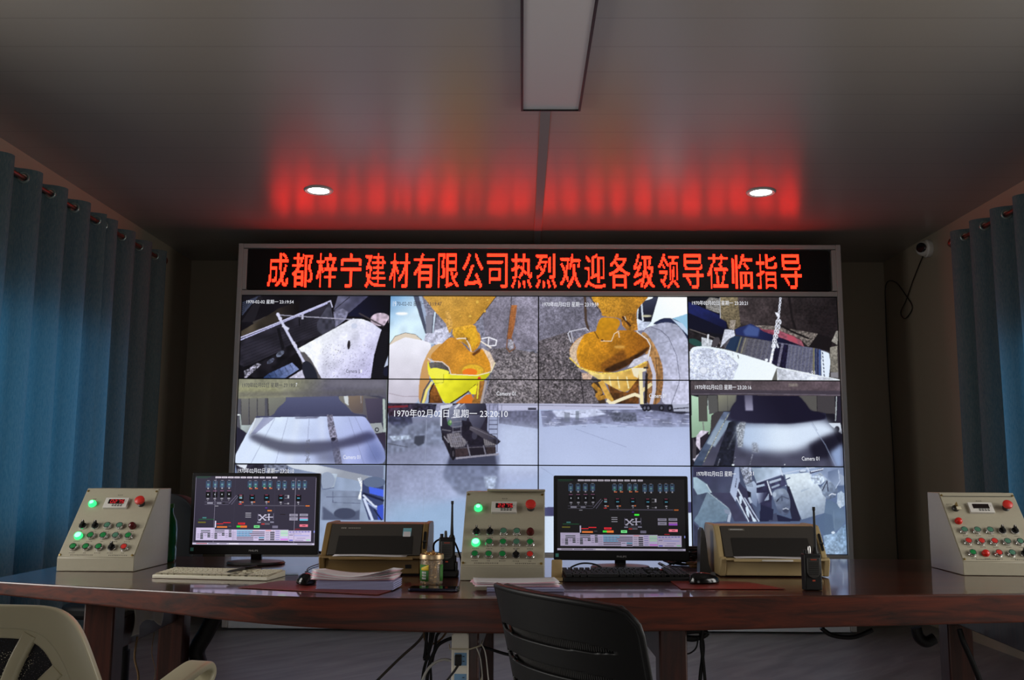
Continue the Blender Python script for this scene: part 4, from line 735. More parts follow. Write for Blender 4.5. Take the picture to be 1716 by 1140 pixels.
for k in range(4):
    w = (2*HW-.072)/4; MB().box((-HW+.036+w*(k+.5), .03, .255), (w-.003, .04, .48)).build('lower_panel', 'plinth', cb)
for s in (-1, 1): MB().box((s*(HW-.05), .02, 2.553), (.03, .07, .3)).build('side_strip', 'alu', cb, bevel=.002)
sg = thing('led_sign', 'long black led sign with one row of red Chinese characters', 'sign', (cx, SY-.004, 2.402))
SXA, SXB = -2.008-cx, 2.219-cx
MB().box((( SXA+SXB)/2, .025, .151), (SXB-SXA, .05, .296)).build('panel', 'sign', sg)
TXT = '成都梓宁建材有限公司热烈欢迎各级领导莅临指导'
P = (2.046+1.858)/22; pz = .262/34; px_ = P/21.5; lb = MB()
for i, ch in enumerate(TXT):
    V, T = text_geo(ch); mn, mx = V.min(0), V.max(0)
    nx, nz_ = 18, 33; k = (V-mn)/(mx-mn)*[nx, nz_]; SSX = 6
    gx, gz = np.meshgrid((np.arange(nx*SSX)+.5)/SSX, (np.arange(nz_*SSX)+.5)/SSX); cov = np.zeros(gx.shape, bool)
    for a, b, c in T:
        A, B, Cc = k[a], k[b], k[c]; d = (B[0]-A[0])*(Cc[1]-A[1])-(B[1]-A[1])*(Cc[0]-A[0])
        if abs(d) < 1e-9: continue
        s = ((B[0]-A[0])*(gz-A[1])-(B[1]-A[1])*(gx-A[0]))/d; u = ((Cc[0]-B[0])*(gz-B[1])-(Cc[1]-B[1])*(gx-B[0]))/d; v = ((A[0]-Cc[0])*(gz-Cc[1])-(A[1]-Cc[1])*(gx-Cc[0]))/d
        cov |= (s >= 0) & (u >= 0) & (v >= 0)
    g = cov.reshape(nz_, SSX, nx, SSX).mean((1, 3))
    for jz in range(nz_):
        for jx in range(nx):
            if g[jz, jx] > .36:
                x, z = -1.858-cx+i*P+jx*px_+.004, .0205+jz*pz
                w, h = px_*.47, pz*.45; lb.add([(x-w, -.002, z-h), (x+w, -.002, z-h), (x+w, -.002, z+h), (x-w, -.002, z+h)], [(0, 1, 2, 3)])
lb.build('lettering', 'led', sg, smooth=0)

# ------------------------------------------------------------------ ceiling fittings
def ceiling_lamp():
    t = thing('ceiling_light', 'long unlit ceiling light with black frame and pale diffuser', 'ceiling light', (.13, 3.79, H))
    w, l, d, fr = .285, 1.22, .035, .011
    b = MB()
    for s in (-1, 1):
        b.box((s*(w/2-fr/2), 0, -d/2), (fr, l, d)); b.box((0, s*(l/2-fr/2), -d/2), (w-2*fr, fr, d))
    b.build('frame', 'black', t, bevel=.0015)
    MB().box((0, 0, -d/2+.002), (w-2*fr, l-2*fr, d-.008)).build('diffuser', 'diffuser', t, smooth=0)
ceiling_lamp()
M['lamp_on'] = mat('lit downlight lens', (255, 255, 255), .4, emit=(1, .98, .95, 14))
def downlight():
    t = thing('downlight', 'lit round white downlight in the ceiling, the left one', 'downlight', (-1.283, 5.816, H), 0, 'lit downlights')
    MB().lathe([(.066, 0), (.066, -.004), (.084, -.009), (.091, -.004), (.092, 0)], 40).build('trim_ring', 'white', t)
    MB().lathe([(0, -.0045), (.05, -.0055), (.066, -.004)], 32).build('lens', 'lamp_on', t)
    return t
def dup(root, loc, rz=None, label=None):
    r = root.copy(); COL.objects.link(r); r.location = loc
    if rz is not None: r.rotation_euler = (0, 0, rz)
    if label: r['label'] = label
    for ch in list(root.children):
        c = ch.copy(); COL.objects.link(c); c.parent = r
        for g in list(ch.children):
            d = g.copy(); COL.objects.link(d); d.parent = c
    return r
dl = downlight(); dup(dl, (1.487, 5.837, H), None, 'lit round white downlight in the ceiling, the right one')

# ------------------------------------------------------------------ curtains and rods
def curtain(name, x, y0, y1, y_first, period, side, label, zt=2.675, zb=.14):
    """hanging cloth with ring eyelets; side = +1 when the room lies at +x"""
    t = thing(name, label, 'curtain', (x, (y0+y1)/2, 0), 0, 'teal eyelet curtains'); yc = (y0+y1)/2
    ph = 2*PI/period; amp = .062
    zr = 2.625
    def X(y, z):
        k = (zt-z)/(zt-zb); a = amp*(1-.12*k)
        w = math.sin((y-y_first)*ph)
        w = math.copysign(abs(w)**.72, w)
        return side*a*w+side*(.008*math.sin(y*7.3+z*1.3)*k+.006*math.sin(y*19+2*z)*k)
    nu = int((y1-y0)/.006); cr = [y_first+i*period/2 for i in range(-20, 40)]
    cr = [c for c in cr if y0+.02 < c < y1-.02]
    def fn(u, v):
        y = y0+(y1-y0)*u; z = zt-(zt-zb)*(v**1.6 if v < 1 else 1); return (X(y, z), y-yc, z)
    def keep(u, v):
        p = fn(u, v)
        if p[2] < zr-.05: return True
        return all((p[0]-X(c, zr))**2+(p[1]+yc-c)**2+(p[2]-zr)**2 > .021**2 for c in cr)
    # top zone finely divided, so the eyelet holes are round
    mb = MB(); zs = list(np.linspace(zt, zr-.05, 26))+list(np.linspace(zr-.05, zb, 46))[1:]
    V = [(X(y0+(y1-y0)*i/nu, z), y0+(y1-y0)*i/nu-yc, z) for z in zs for i in range(nu+1)]; Fc = []
    for j in range(len(zs)-1):
        for i in range(nu):
            y = y0+(y1-y0)*(i+.5)/nu; z = (zs[j]+zs[j+1])/2
            if z > zr-.05 and any((X(y, z)-X(c, zr))**2+(y-c)**2+(z-zr)**2 < .021**2 for c in cr): continue
            Fc.append((j*(nu+1)+i, j*(nu+1)+i+1, (j+1)*(nu+1)+i+1, (j+1)*(nu+1)+i))
    mb.add(V, Fc); mb.build('cloth', 'curtain', t, smooth=180)
    for c in cr:
        e = .004; dx = (X(c+e, zr)-X(c-e, zr)); tng = Vector((dx, 2*e, 0)).normalized()
        ring = [tuple(Vector((0, 0, zr))+tng*.026*math.cos(a)+Vector((0, 0, .026*math.sin(a)))) for a in np.linspace(0, 2*PI, 29)[:-1]]
        nrm = tng.cross(Vector((0, 0, 1)))
        b = MB(); b.sweep(ring, [(.0065*math.cos(a), .0065*math.sin(a)) for a in np.linspace(0, 2*PI, 9)[:-1]], nrm, True)
        b.build('eyelet', 'grommet', t, loc=(X(c, zr), c-yc, 0))
def rod(x, y0, y1, side, label, wallx):
    t = thing('curtain_rod', label, 'curtain rod', (x, y1, 2.625), 0, 'curtain rods')
    MB().tube([(0, y0-y1, 0), (0, 0, 0)], .0125, 14).build('pole', 'rod', t)
    MB().lathe([(0, 0), (.018, .0), (.022, .008), (.018, .014), (.029, .024), (.034, .042), (.029, .06), (.014, .072), (0, .074)], 20).build('finial', 'rod', t, rot=(-PI/2, 0, 0))
    for yy in (y1-.03, y0+.4):
        b = MB().box(((wallx-x)/2*1.0, 0, 0), (abs(wallx-x)-.004, .018, .014)).box((wallx-x+side*.006, 0, 0), (.01, .05, .05)); b.build('bracket', 'rod', t, loc=(0, yy-y1, -.014), bevel=.002)
XCL, XCR = -2.645, 2.865
curtain('curtain', XCL, 3.55, 5.79, 4.88, .29, 1, 'teal eyelet curtain at the left edge, nearer the viewer of the two on that rod')
curtain('curtain', XCL-.008, 5.82, 6.80, 5.868, .287, 1, 'narrow teal eyelet curtain ending beside the video wall')
curtain('curtain', XCR, 3.6, 6.20, 6.10, .27, -1, 'teal eyelet curtain on the right wall, with glowing lower half')
rod(XCL, 3.3, 6.84, 1, 'brown curtain rod through the curtains on the left wall', XL); rod(XCR, 3.3, 6.235, -1, 'brown curtain rod with round finial on the right wall', XR)

# ------------------------------------------------------------------ dome camera and its lead
t = thing('dome_camera', 'small white dome camera high on the right wall', 'camera', (XR, 6.93, 2.74))
MB().lathe([(0, 0), (.062, 0), (.065, .008), (.065, .03), (.058, .04), (.0, .04)], 32).build('base', 'white', t, rot=(0, -PI/2, 0))
MB().lathe([(.056, .038), (.056, .05), (.052, .066), (.042, .082), (.026, .094), (0, .099)], 32).build('dome', 'white', t, rot=(0, -PI/2, 0))
b = MB(); mm = Matrix.Translation((-.078, -.034, .0)) @ Vector((-.75, -.62, -.05)).to_track_quat('Z', 'Y').to_matrix().to_4x4()
b.lathe([(.036, -.006), (.036, .008), (.03, .012), (0, .013)], 24, M4=mm); b.build('lens_window', 'blackgloss', t)
def cable(name, label, pts, r, m, group=None, cat='cable', n=9, seg=8):
    o = MB().tube(smooth_path(pts, n), r, seg).build(name, m, smooth=60); return tag(o, label, cat, group)
cable('camera_cable', 'thin dark cable running from the dome camera down the wall corner', [(XR-.012, 6.95, 2.735), (XR-.01, 7.02, 2.72), (XR-.01, 7.22, 2.58), (XR-.012, 7.38, 2.44), (XR-.012, 7.5, 2.36), (XR-.01, 7.42, 2.3), (XR-.01, 7.28, 2.36), (XR-.01, 7.38, 2.47), (XR-.01, 7.58, 2.62), (XR-.01, 7.78, 2.64), (XR-.01, 7.815, 2.4), (XR-.012, 7.82, 1.9), (XR-.01, 7.8, 1.2), (XR-.012, 7.81, .7), (XR-.01, 7.8, .1)], .0038, 'cable')

# ------------------------------------------------------------------ the desk
TZ = .73
desk = thing('desk', 'long glossy dark red wood slab desk across the room', 'desk', (.2, 3.5, 0))
front = [(-1.775, 3.22, .690), (-1.705, 3.196, .687), (-1.4, 3.085, .677), (-1.14, 3.0, .667), (-.9, 2.92, .655), (-.65, 2.862, .645), (-.4, 2.843, .638), (-.13, 2.841, .633), (.13, 2.865, .632), (.4, 2.905, .632), (.67, 2.94, .634), (.94, 2.976, .637), (1.25, 3.014, .640), (1.55, 3.053, .643), (2.2, 3.13, .65)]
back = [(2.2, 4.25, .645), (1.7, 4.24, .64), (1.0, 4.235, .636), (.2, 4.21, .636), (-.7, 4.19, .645), (-1.4, 4.17, .67), (-1.765, 4.15, .685)]
fp = smooth_path([(x, y, z) for x, y, z in front], 4); rim = fp+smooth_path(back, 3)
n = len(rim); r_ = .004; Vv = []; Fc = []
def inset(i, d):
    a, b = Vector(rim[i-1][:2]), Vector(rim[(i+1) % n][:2]); tt = (b-a).normalized(); nn = Vector((-tt.y, tt.x)); p = Vector(rim[i][:2])+nn*d; return p
for k in range(8):
    for i in range(n):
        zb = rim[i][2]
        d, z = [(r_, TZ), (r_*.3, TZ-r_*.3), (0, TZ-r_), (0, TZ-r_-.002), (0, zb+r_+.002), (0, zb+r_), (r_*.3, zb+r_*.3), (r_, zb)][k]
        p = inset(i, d); Vv.append((p.x-.2, p.y-3.5, z))
for k in range(7):
    for i in range(n): Fc.append((k*n+i, k*n+(i+1) % n, (k+1)*n+(i+1) % n, (k+1)*n+i))
Fc += [tuple(range(n)), tuple(7*n+i for i in range(n))[::-1]]
tm = MB().add(Vv, Fc); tm.m = [1 if (2*n <= i < 7*n) else 0 for i in range(7*n)]+[0, 1]
tm.build('tabletop', ['wood_top', 'wood_edge'], desk, smooth=40)
def leg(x, y, w=.095, d=.095, zt=.634): MB().box((0, 0, zt/2), (w, d, zt)).build('leg', 'wood_leg', desk, loc=(x-.2, y-3.5, 0), bevel=.006)
for x, y, w, d, zt in ((-1.365, 3.22, .1, .09, .672), (-1.40, 3.98, .1, .09, .672), (-.165, 3.02, .075, .09, .633), (-.15, 4.0, .075, .09, .636), (.46, 3.06, .085, .09, .632), (.45, 4.02, .085, .09, .636), (1.765, 4.05, .1, .09, .64), (1.71, 3.26, .1, .09, .645)):
    leg(x, y, w, d, zt)
for x0, y0, x1, y1, z0, z1 in ((-1.365, 3.265, -1.40, 3.935, .50, .60), (-.165, 3.065, -.15, 3.955, .5, .6), (.46, 3.105, .45, 3.975, .5, .6), (1.71, 3.305, 1.765, 4.005, .5, .63)):
    MB().box((0, 0, 0), (.05, y1-y0, z1-z0)).build('rail', 'wood_leg', desk, loc=((x0+x1)/2-.2, (y0+y1)/2-3.5, (z0+z1)/2), rot=(0, 0, -math.atan2(x1-x0, y1-y0)), bevel=.004)

# ------------------------------------------------------------------ control boxes
BW, BD, BH, BL_, BT = .282, .32, .292, .047, .115
SL = math.hypot(BD-BT, BH-BL_); EV = Vector((0, (BD-BT)/SL, (BH-BL_)/SL)); EN = Vector((0, -EV.z, EV.y))
def SM(u, v, w=0):
    o = Vector((u, 0, BL_))+EV*v+EN*w
    return Matrix(((1, EV.x, EN.x, o.x), (0, EV.y, EN.y, o.y), (0, EV.z, EN.z, o.z), (0, 0, 0, 1)))
proto = {}
def pc(key, make, parent, mtx, label=None):
    if key not in proto: o = make(); proto[key] = o.data if o.type == 'MESH' else None; first = o
    else:
        first = bpy.data.objects.new(key[0], proto[key]); COL.objects.link(first)
        if key[2]: md = first.modifiers.new('bevel', 'BEVEL'); md.width = key[2]; md.segments = 2; md.limit_method = 'ANGLE'
    first.parent = parent; first.matrix_basis = mtx
    if label: first['label'] = label
    return first
I4 = Matrix.Identity(4)
def push(box, u, v, colour, label):
    b = pc(('push_button', colour, 0), lambda: MB().lathe([(.0105, .001), (.0105, .0125), (.0095, .0145), (0, .015)], 24).build('push_button', colour), box, SM(u, v), label)
    pc(('collar', 'c', 0), lambda: MB().lathe([(.0108, .0005), (.0152, .0005), (.0152, .004), (.0142, .0052), (.0142, .011), (.0128, .0135), (.0108, .0135), (.0108, .0005)], 28).build('collar', 'chrome'), b, I4, 'chrome ring')
def lens(box, u, v, colour, label, r=.0135, h=.016, name='indicator_lamp'):
    b = pc((name, colour, 0), lambda: MB().lathe([(r, .0005), (r*1.02, .006), (r*.98, h*.6), (r*.75, h*.92), (r*.4, h*1.06), (0, h*1.1)], 26).build(name, colour), box, SM(u, v), label)
    return b
def litlamp(box, u, v, label):
    b = lens(box, u, v, 'lit', label, .0145, .017); pc(('lens_centre', 'c', 0), lambda: MB().lathe([(.0085, .0165), (.006, .0188), (0, .0197)], 20).build('lens_centre', 'litc'), b, I4)
def litpush(box, u, v, label):
    b = pc(('push_button', 'lit', 0), lambda: MB().lathe([(.0118, .001), (.0118, .0125), (.0105, .0145), (0, .015)], 24).build('push_button', 'litc'), box, SM(u, v), label)
    pc(('collar', 'g', 0), lambda: MB().lathe([(.012, .0005), (.0152, .0005), (.0152, .004), (.0145, .0115), (.0128, .0142), (.012, .014), (.012, .0005)], 28).build('collar', 'lit'), b, I4, 'glowing green ring')
def selector(box, u, v, tilt, label):
    b = pc(('selector_switch', 's', 0), lambda: MB().lathe([(.012, .001), (.012, .011), (.0105, .013), (0, .0132)], 24).box((0, .003, .0165), (.006, .025, .012)).build('selector_switch', 'black'), box, SM(u, v) @ Matrix.Rotation(tilt, 4, 'Z'), label)
    pc(('collar', 'd', 0), lambda: MB().lathe([(.0122, .0005), (.0152, .0005), (.0152, .004), (.0135, .0075), (.0122, .0075), (.0122, .0005)], 28).build('collar', 'chrome'), b, I4, 'chrome ring')
    pc(('pointer', 'p', 0), lambda: MB().box((0, .012, .0215), (.0022, .009, .003)).build('pointer', 'white'), b, I4)
def estop(box, u, v):
    b = pc(('emergency_stop', 'e', 0), lambda: MB().lathe([(.0, .018), (.012, .018), (.0175, .021), (.0185, .026), (.0175, .031), (.013, .034), (0, .035)], 30).build('emergency_stop', 'red'), box, SM(u, v), 'red mushroom stop button')
    pc(('stem', 'e', 0), lambda: MB().lathe([(.0135, .0005), (.0135, .006), (.0095, .008), (.0095, .0195)], 24).build('stem', 'darkgrey'), b, I4, 'grey stem')
SEG = {'0': 'abcdef', '1': 'bc', '2': 'abged', '3': 'abgcd', '4': 'fgbc', '5': 'afgcd', '6': 'afgedc', '7': 'abc', '8': 'abcdefg', '9': 'abcdfg'}
def digits(mb, s, x, y, w, h, z, M4):
    tk = h*.1
    for ch in s:
        if ch == '.': mb.box((x-w*.1, y, z), (tk, tk, .0004), M4=M4); continue
        q = {'a': (x+w/2, y+h, w, tk), 'g': (x+w/2, y+h/2, w, tk), 'd': (x+w/2, y, w, tk), 'f': (x, y+h*.75, tk, h*.46), 'b': (x+w, y+h*.75, tk, h*.46), 'e': (x, y+h*.25, tk, h*.46), 'c': (x+w, y+h*.25, tk, h*.46)}
        for k in SEG[ch]: a = q[k]; mb.box((a[0], a[1], z), (a[2], a[3], .0004), M4=M4)
        x += w*1.62
def meter(box, u, v, text, unit):
    b = MB().box((0, 0, .006), (.09, .047, .012)).build('panel_meter', 'white', box, bevel=.0015); b.matrix_basis = SM(u, v)
    MB().box((.0, .0045, .0122), (.06, .021, .0012)).build('display', 'segoff', b)
    k = MB(); 
    for i in range(4): k.box((-.008+i*.0105, -.0095, .0124), (.0075, .003, .001)).box((-.008+i*.0105, -.0155, .0124), (.0075, .0035, .001))
    k.build('keys', 'print', b)
    if text:
        d = MB(); digits(d, text, -.021, -.0022, .0085, .0135, .0131, None); d.build('digits', 'seg', b)
    lt = MB(); add_text(lt, unit, .033, .037, .003, .009, lambda x, y: (x, y, .0123)); lt.build('unit_letter', 'print', b, smooth=0)
def marks(mb, u, v, w, h, n):
    """a row of tiny strokes standing for print too small to read"""
    c = w/n
    for i in range(n):
        x = u-w/2+(i+.5)*c
        for k in range(3): 
            rr = random.random()
            mb.box((x, v-h/2+h*(k+.5)/3, .0004), (c*.75*(.5+.5*rr), h*.16, .0003), M4=SM(0, 0))
        mb.box((x+c*.1*(random.random()-.5), v, .0004), (c*.14, h*.9, .0003), M4=SM(0, 0))
def control_box(loc, rz, label, kind):
    t = thing('control_box', label, 'control box', (*loc, TZ+.001), rz, 'sloping control boxes on the desk')
    prof = [(0, 0), (0, BL_), (BD-BT, BH), (BD, BH), (BD, 0)]
    MB().prism(prof, -BW/2, BW/2).build('housing', 'box', t, bevel=.002)
    p = MB().box((0, SL/2+.0005, .0008), (BW-.006, SL-.004, .0022), M4=SM(0, 0)).build('face_plate', 'box', t, bevel=.0008)
    for u, v in ((-.133, .304), (.133, .304), (-.133, .011), (.131, .011)):
        pc(('screw', 'b', 0), lambda: MB().lathe([(.0045, .001), (.0042, .0028), (0, .0034)], 14).build('screw', 'brass'), t, SM(u, v, .0015))
    lt = MB(); W3 = lambda x, y: tuple(SM(x, y, .0023) @ Vector((0, 0, 0)))
    W0 = .002
    if kind != 'R':
        litlamp(t, -.094, .241, 'glowing green lamp'); meter(t, -.002, .2425, '2275' if kind == 'M' else '0275', 'V'); estop(t, .0925, .243)
        add_text(lt, '电源', -.1, -.088, .262, .267, W3); add_text(lt, '电压表', -.011, .009, .282, .287, W3)
        cols = [-.0945, -.0475, -.0005, .0457, .0927]; rows = [.138, .0925, .0425]
        selector(t, cols[0], rows[0], 0, 'black selector switch'); selector(t, cols[1], rows[0], 0, 'black selector switch')
        push(t, cols[2], rows[0], 'dullgreen', 'dull green button'); push(t, cols[3], rows[0], 'dullgreen', 'dull green button'); lens(t, cols[4], rows[0], 'darkred', 'unlit dark red lamp', .0135, .02)
        litpush(t, cols[0], rows[1], 'glowing green button')
        for k, cc in ((1, 'green'), (2, 'green'), (3, 'dullgreen'), (4, 'green')): push(t, cols[k], rows[1], cc, 'green button' if cc == 'green' else 'dull green button')
        for k in range(3): push(t, cols[k], rows[2], 'green', 'green button')
        selector(t, cols[3], rows[2], 0, 'black selector switch'); push(t, cols[4], rows[2], 'red', 'red button')
        for r, rv in enumerate(rows):
            for k, u in enumerate(cols): marks(lt, u, rv-.022, .011+.012*((k+r) % 3 > 0), .0042, 2+2*((k+r) % 3 > 0))
        for k in (0, 1): marks(lt, cols[k]-.017, rows[0]+.011, .009, .0035, 2); marks(lt, cols[k]+.017, rows[0]+.011, .009, .0035, 2)
        marks(lt, -.055, .011, .084, .005, 14); marks(lt, .078, .011, .07, .005, 11)
    else:
        meter(t, -.006, .241, '', 'A'); estop(t, .0885, .244); add_text(lt, '电流表', -.013, .009, .274, .279, W3)
        MB().box((0, .300, .0016), (.262, .003, .0012), M4=SM(0, 0)).build('slot', 'black', t)
        k = MB().lathe([(.0135, .0005), (.0135, .008), (.0105, .012), (0, .0125)], 22).build('key_switch', 'darkgrey', t, bevel=0); k.matrix_basis = SM(-.099, .240)
        MB().box((0, .004, .02), (.003, .016, .017)).build('key', 'brass', k); MB().box((.004, -.012, .022), (.017, .014, .004)).build('key_tag', 'cream', k, bevel=.001)
        cols = [-.0985, -.0515, -.0055, .0405, .0862]; lens(t, -.1055, .18, 'redlens', 'red lamp'); rows = [.137, .0865, .0355]
        for k, cc in enumerate(('green', 'green', 'green', None, None)):
            push(t, cols[k], rows[0], 'dullgreen', 'green button') if cc else selector(t, cols[k], rows[0], 0, 'black selector switch')
        for k, cc in enumerate(('red', 'red', 'red', 'dullgreen', 'dullgreen')): push(t, cols[k], rows[1], cc, 'red button' if cc == 'red' else 'green button')
        push(t, cols[0], rows[2], 'green', 'green button'); lens(t, cols[1], rows[2], 'redlens', 'red lamp'); push(t, cols[2], rows[2], 'red', 'red button'); push(t, cols[3], rows[2], 'dullgreen', 'green button'); selector(t, cols[4], rows[2], 0, 'black selector switch')
        for r, rv in enumerate(rows):
            for q, u in enumerate(cols): marks(lt, u, rv-.0215, .02, .004, 4)
        marks(lt, -.115, .262, .024, .004, 4); marks(lt, -.05, .011, .084, .005, 14); marks(lt, .08, .011, .07, .005, 11)
    o = lt.build('lettering', 'print', t, smooth=0)
    for v in o.data.vertices: v.co += EN*.0015
    return t
control_box((-1.5406, 3.527), -.0161, 'beige control box with glowing green lamps at the left end of the desk', 'L')
control_box((-.0664, 3.306), -.0302, 'beige control box with a bent flap on top, between the two monitors', 'M')
control_box((1.7423, 3.572), -.0527, 'beige control box with unlit meter and key switch, right end of the desk', 'R')
for c in bpy.data.objects:
    if c.name.startswith('control_box') and 'bent flap' in c.get('label', ''):
        b = MB(); b.prism([(BD-BT-.022, BH+.001), (BD-BT-.026, BH+.008), (BD-BT-.02, BH+.0095), (BD-.03, BH+.004), (BD-.03, BH+.001)], -.065, .143); b.build('top_flap', 'box', c, bevel=.001)

# ------------------------------------------------------------------ monitors
def ui(dim):
    """operator page of the mixing plant: rectangles (s0, t0, s1, t1, colour), 0..1 from the upper left corner"""
    q = []
    def k(x, y):
        t0 = (y-125)/735; s = (x-(122-17*t0))/1281; return s, (y-125-25*s)/737
    def r(x0, y0, x1, y1, c):
        a, b = k(x0, y0); e, f = k(x1, y1); q.append((a, b, e, f, c))
    bg = (21, 20, 22) if dim else (50, 46, 62)
    g = .78 if dim else 1.
    def c(*a): return tuple(v*g for v in a)
    q.append((0, 0, 1, 1, bg))
    r(130, 130, 280, 140, c(30, 80, 50)); r(130, 145, 250, 150, c(30, 90, 60))
    for i in range(10): r(331+i*67, 133+i*1.2, 391+i*66, 152+i*1.2, c(214, 206, 222)); r(340+i*67, 141+i*1.2, 382+i*66, 145+i*1.2, c(110, 104, 120))
    def silo(x, y, w, h, cc=c(58, 80, 108)):
        r(x-w/2, y, x+w/2, y+h, cc); r(x-w*.2, y, x+w*.2, y+h, c(80, 104, 132)); r(x-w*.3, y+h*.08, x+w*.3, y+h*.22, c(10, 10, 14)); r(x-w*.28, y-9, x+w*.28, y-4, c(150, 146, 160))
        r(x-w*.22, y+h*.52, x+w*.22, y+h*.62, c(120, 190, 170)); r(x-w*.16, y+h, x+w*.16, y+h*1.2, c(170, 168, 180))
    for i in range(4):
        x = 256+i*74; silo(x, 182, 46, 72); r(x-22, 298, x+26, 360, c(6, 6, 10)); r(x-5, 320, x+5, 334, c(190, 200, 210)); r(x-14, 366, x+12, 380, c(150, 148, 160)); r(x-6, 384, x+4, 398, c(110, 108, 120)); r(x-20, 287, x+18, 293, c(150, 90, 130))
    r(222, 408, 478, 411, c(130, 126, 150)); r(222, 434, 478, 437, c(130, 126, 150)); r(250, 412, 310, 428, c(150, 148, 165)); r(352, 416, 400, 428, c(150, 148, 165)); r(412, 416, 438, 430, c(12, 12, 16))
    for i in range(10): r(478+i*8, 428-i*9, 488+i*8, 422-i*9, c(120, 116, 140)); r(504+i*7, 438-i*9, 512+i*7, 432-i*9, c(120, 116, 140))
    for x in (698, 758, 850, 910): silo(x, 190, 46, 64); r(x-6, 262, x+24, 276, c(190, 100, 60)); r(x-14, 240, x+10, 252, c(40, 130, 80))
    for x in (1002, 1065, 1156, 1217, 1278): silo(x, 196, 44, 76)
    for x, y in ((603, 332), (724, 336), (877, 336), (1028, 342), (1213, 345)): r(x-28, y, x+28, y+68, c(5, 5, 9)); r(x-14, y+30, x+14, y+40, c(80, 170, 200)); r(x-16, y+2, x+14, y+8, c(160, 60, 90)); r(x-12, y+74, x+8, y+86, c(180, 178, 190)); r(x-6, y+94, x+6, y+104, c(150, 148, 160))
    for x in (622, 744, 896): r(x-8, 408, x+12, 422, c(200, 105, 60))
    r(584, 430, 614, 440, c(220, 50, 50))
    for i in range(3): r(590, 345+i*14, 618, 349+i*14, c(190, 190, 190))
    r(1068, 346, 1108, 350, c(150, 148, 160)); r(1098, 346, 1114, 382, c(180, 178, 190)); r(1068, 378, 1108, 382, c(150, 148, 160)); r(1064, 436, 1112, 440, c(150, 148, 160)); r(1098, 428, 1114, 444, c(170, 168, 180))
    r(640, 456, 1280, 458, c(84, 80, 96)); r(334, 450, 368, 456, c(180, 178, 190))
    r(1288, 458, 1332, 472, c(206, 112, 50)); r(864, 476, 886, 484, c(100, 50, 190))
    if dim: r(888, 500, 936, 518, (60, 230, 60))
    else: r(888, 503, 934, 518, (226, 130, 60))
    for y in (530, 550, 572): r(656, y, 716, y+8, c(180, 178, 190))
    for a in ((795, 524, 950, 527), (790, 620, 950, 622), (788, 540, 791, 610), (950, 540, 953, 610)): r(*a, c(120, 116, 140))
    def bar(x0, y0, x1, y1, w=6):
        n = 14
        for i in range(n): a = x0+(x1-x0)*i/(n-1); b = y0+(y1-y0)*i/(n-1); r(a-w, b-w*.8, a+w, b+w*.8, c(196, 192, 214))
    bar(806, 556, 866, 612); bar(806, 610, 868, 556); bar(904, 548, 904, 612); bar(870, 582, 942, 580)
    for x, y in ((806, 556), (866, 610), (806, 610), (868, 556)): r(x-12, y-6, x+12, y+6, c(196, 192, 214))
    r(892, 545, 916, 552, c(196, 192, 214)); r(892, 606, 916, 613, c(196, 192, 214))
    r(782, 628, 820, 642, c(140, 138, 160)); r(918, 628, 958, 642, c(140, 138, 160)); r(826, 646, 860, 660, c(190, 60, 60)); r(862, 646, 914, 660, c(110, 108, 120)); r(828, 630, 910, 640, c(80, 78, 90))
    r(1022, 548, 1080, 556, c(30, 22, 24)); 
    for x0, x1 in ((1120, 1208), (1228, 1315)): r(x0, 548, x1, 576, c(150, 146, 166)); r(x0+14, 558, x1-14, 564, c(70, 66, 84))
    r(1120, 584, 1208, 620, c(150, 146, 166)); r(1140, 600, 1190, 606, c(70, 66, 84)); r(1228, 588, 1315, 604, c(190, 150, 190)); r(1228, 604, 1315, 624, c(170, 90, 220) if dim else (110, 190, 220))
    r(1228, 662, 1315, 690, (232, 120, 140)); r(1256, 672, 1290, 680, (120, 40, 60)); r(1180, 710, 1234, 718, (150, 30, 40))
    r(204, 570, 246, 584, c(70, 130, 130)); r(165, 590, 330, 600, c(34, 96, 60)); r(158, 618, 240, 634, c(110, 104, 40))
    r(336, 612, 348, 684, c(206, 200, 226)); r(352, 640, 424, 648, (230, 40, 50)); r(424, 628, 502, 638, (230, 40, 50)); r(358, 656, 420, 660, c(90, 88, 96)); r(358, 670, 466, 688, (224, 120, 56)); r(480, 668, 510, 676, c(90, 88, 96))
    r(580, 634, 654, 656, (214, 40, 52)); r(590, 640, 640, 645, (90, 10, 20)); r(566, 666, 606, 686, (60, 210, 60)); r(606, 666, 674, 690, (226, 116, 50)); r(748, 666, 808, 694, (120, 226, 140)); r(760, 676, 796, 684, (40, 110, 60)); r(942, 672, 1000, 700, c(120, 116, 140))
    lav = c(204, 192, 226)
    r(140, 682, 336, 704, lav); r(140, 700, 1110, 836, lav); r(1114, 728, 1348, 846, lav)
    for x0, x1 in ((190, 290), (336, 440), (484, 512)): r(x0, 710, x1, 720, c(30, 40, 40)); r(x0, 728, x1, 738, c(30, 40, 40)); r(x0, 710, x0+(x1-x0)*.7, 714, c(40, 110, 70))
    for x, h in ((185, 64), (260, 52), (334, 62), (411, 42), (484, 56)):
        for i in range(int(h/15)): r(x, 744+i*16, x+30, 756+i*16, c(40, 52, 48))
        for i in range(int(h/18)): r(x-34, 748+i*18, x-8, 753+i*18, c(120, 112, 140))
    r(568, 712, 738, 726, c(120, 190, 216)); r(738, 714, 800, 726, c(210, 186, 200))
    for i in range(5):
        y = 730+i*19; r(568, y, 862, y+14, c(44, 40, 52))
        if i < 3: r(568, y, [730, 704, 716][i], y+14, c(48, 150, 190))
        for j in range(4): r(590+j*34, y+4, 606+j*34, y+8, c(24, 70, 96) if i < 3 else c(70, 66, 80))
        r(516, y+4, 560, y+9, c(130, 122, 150))
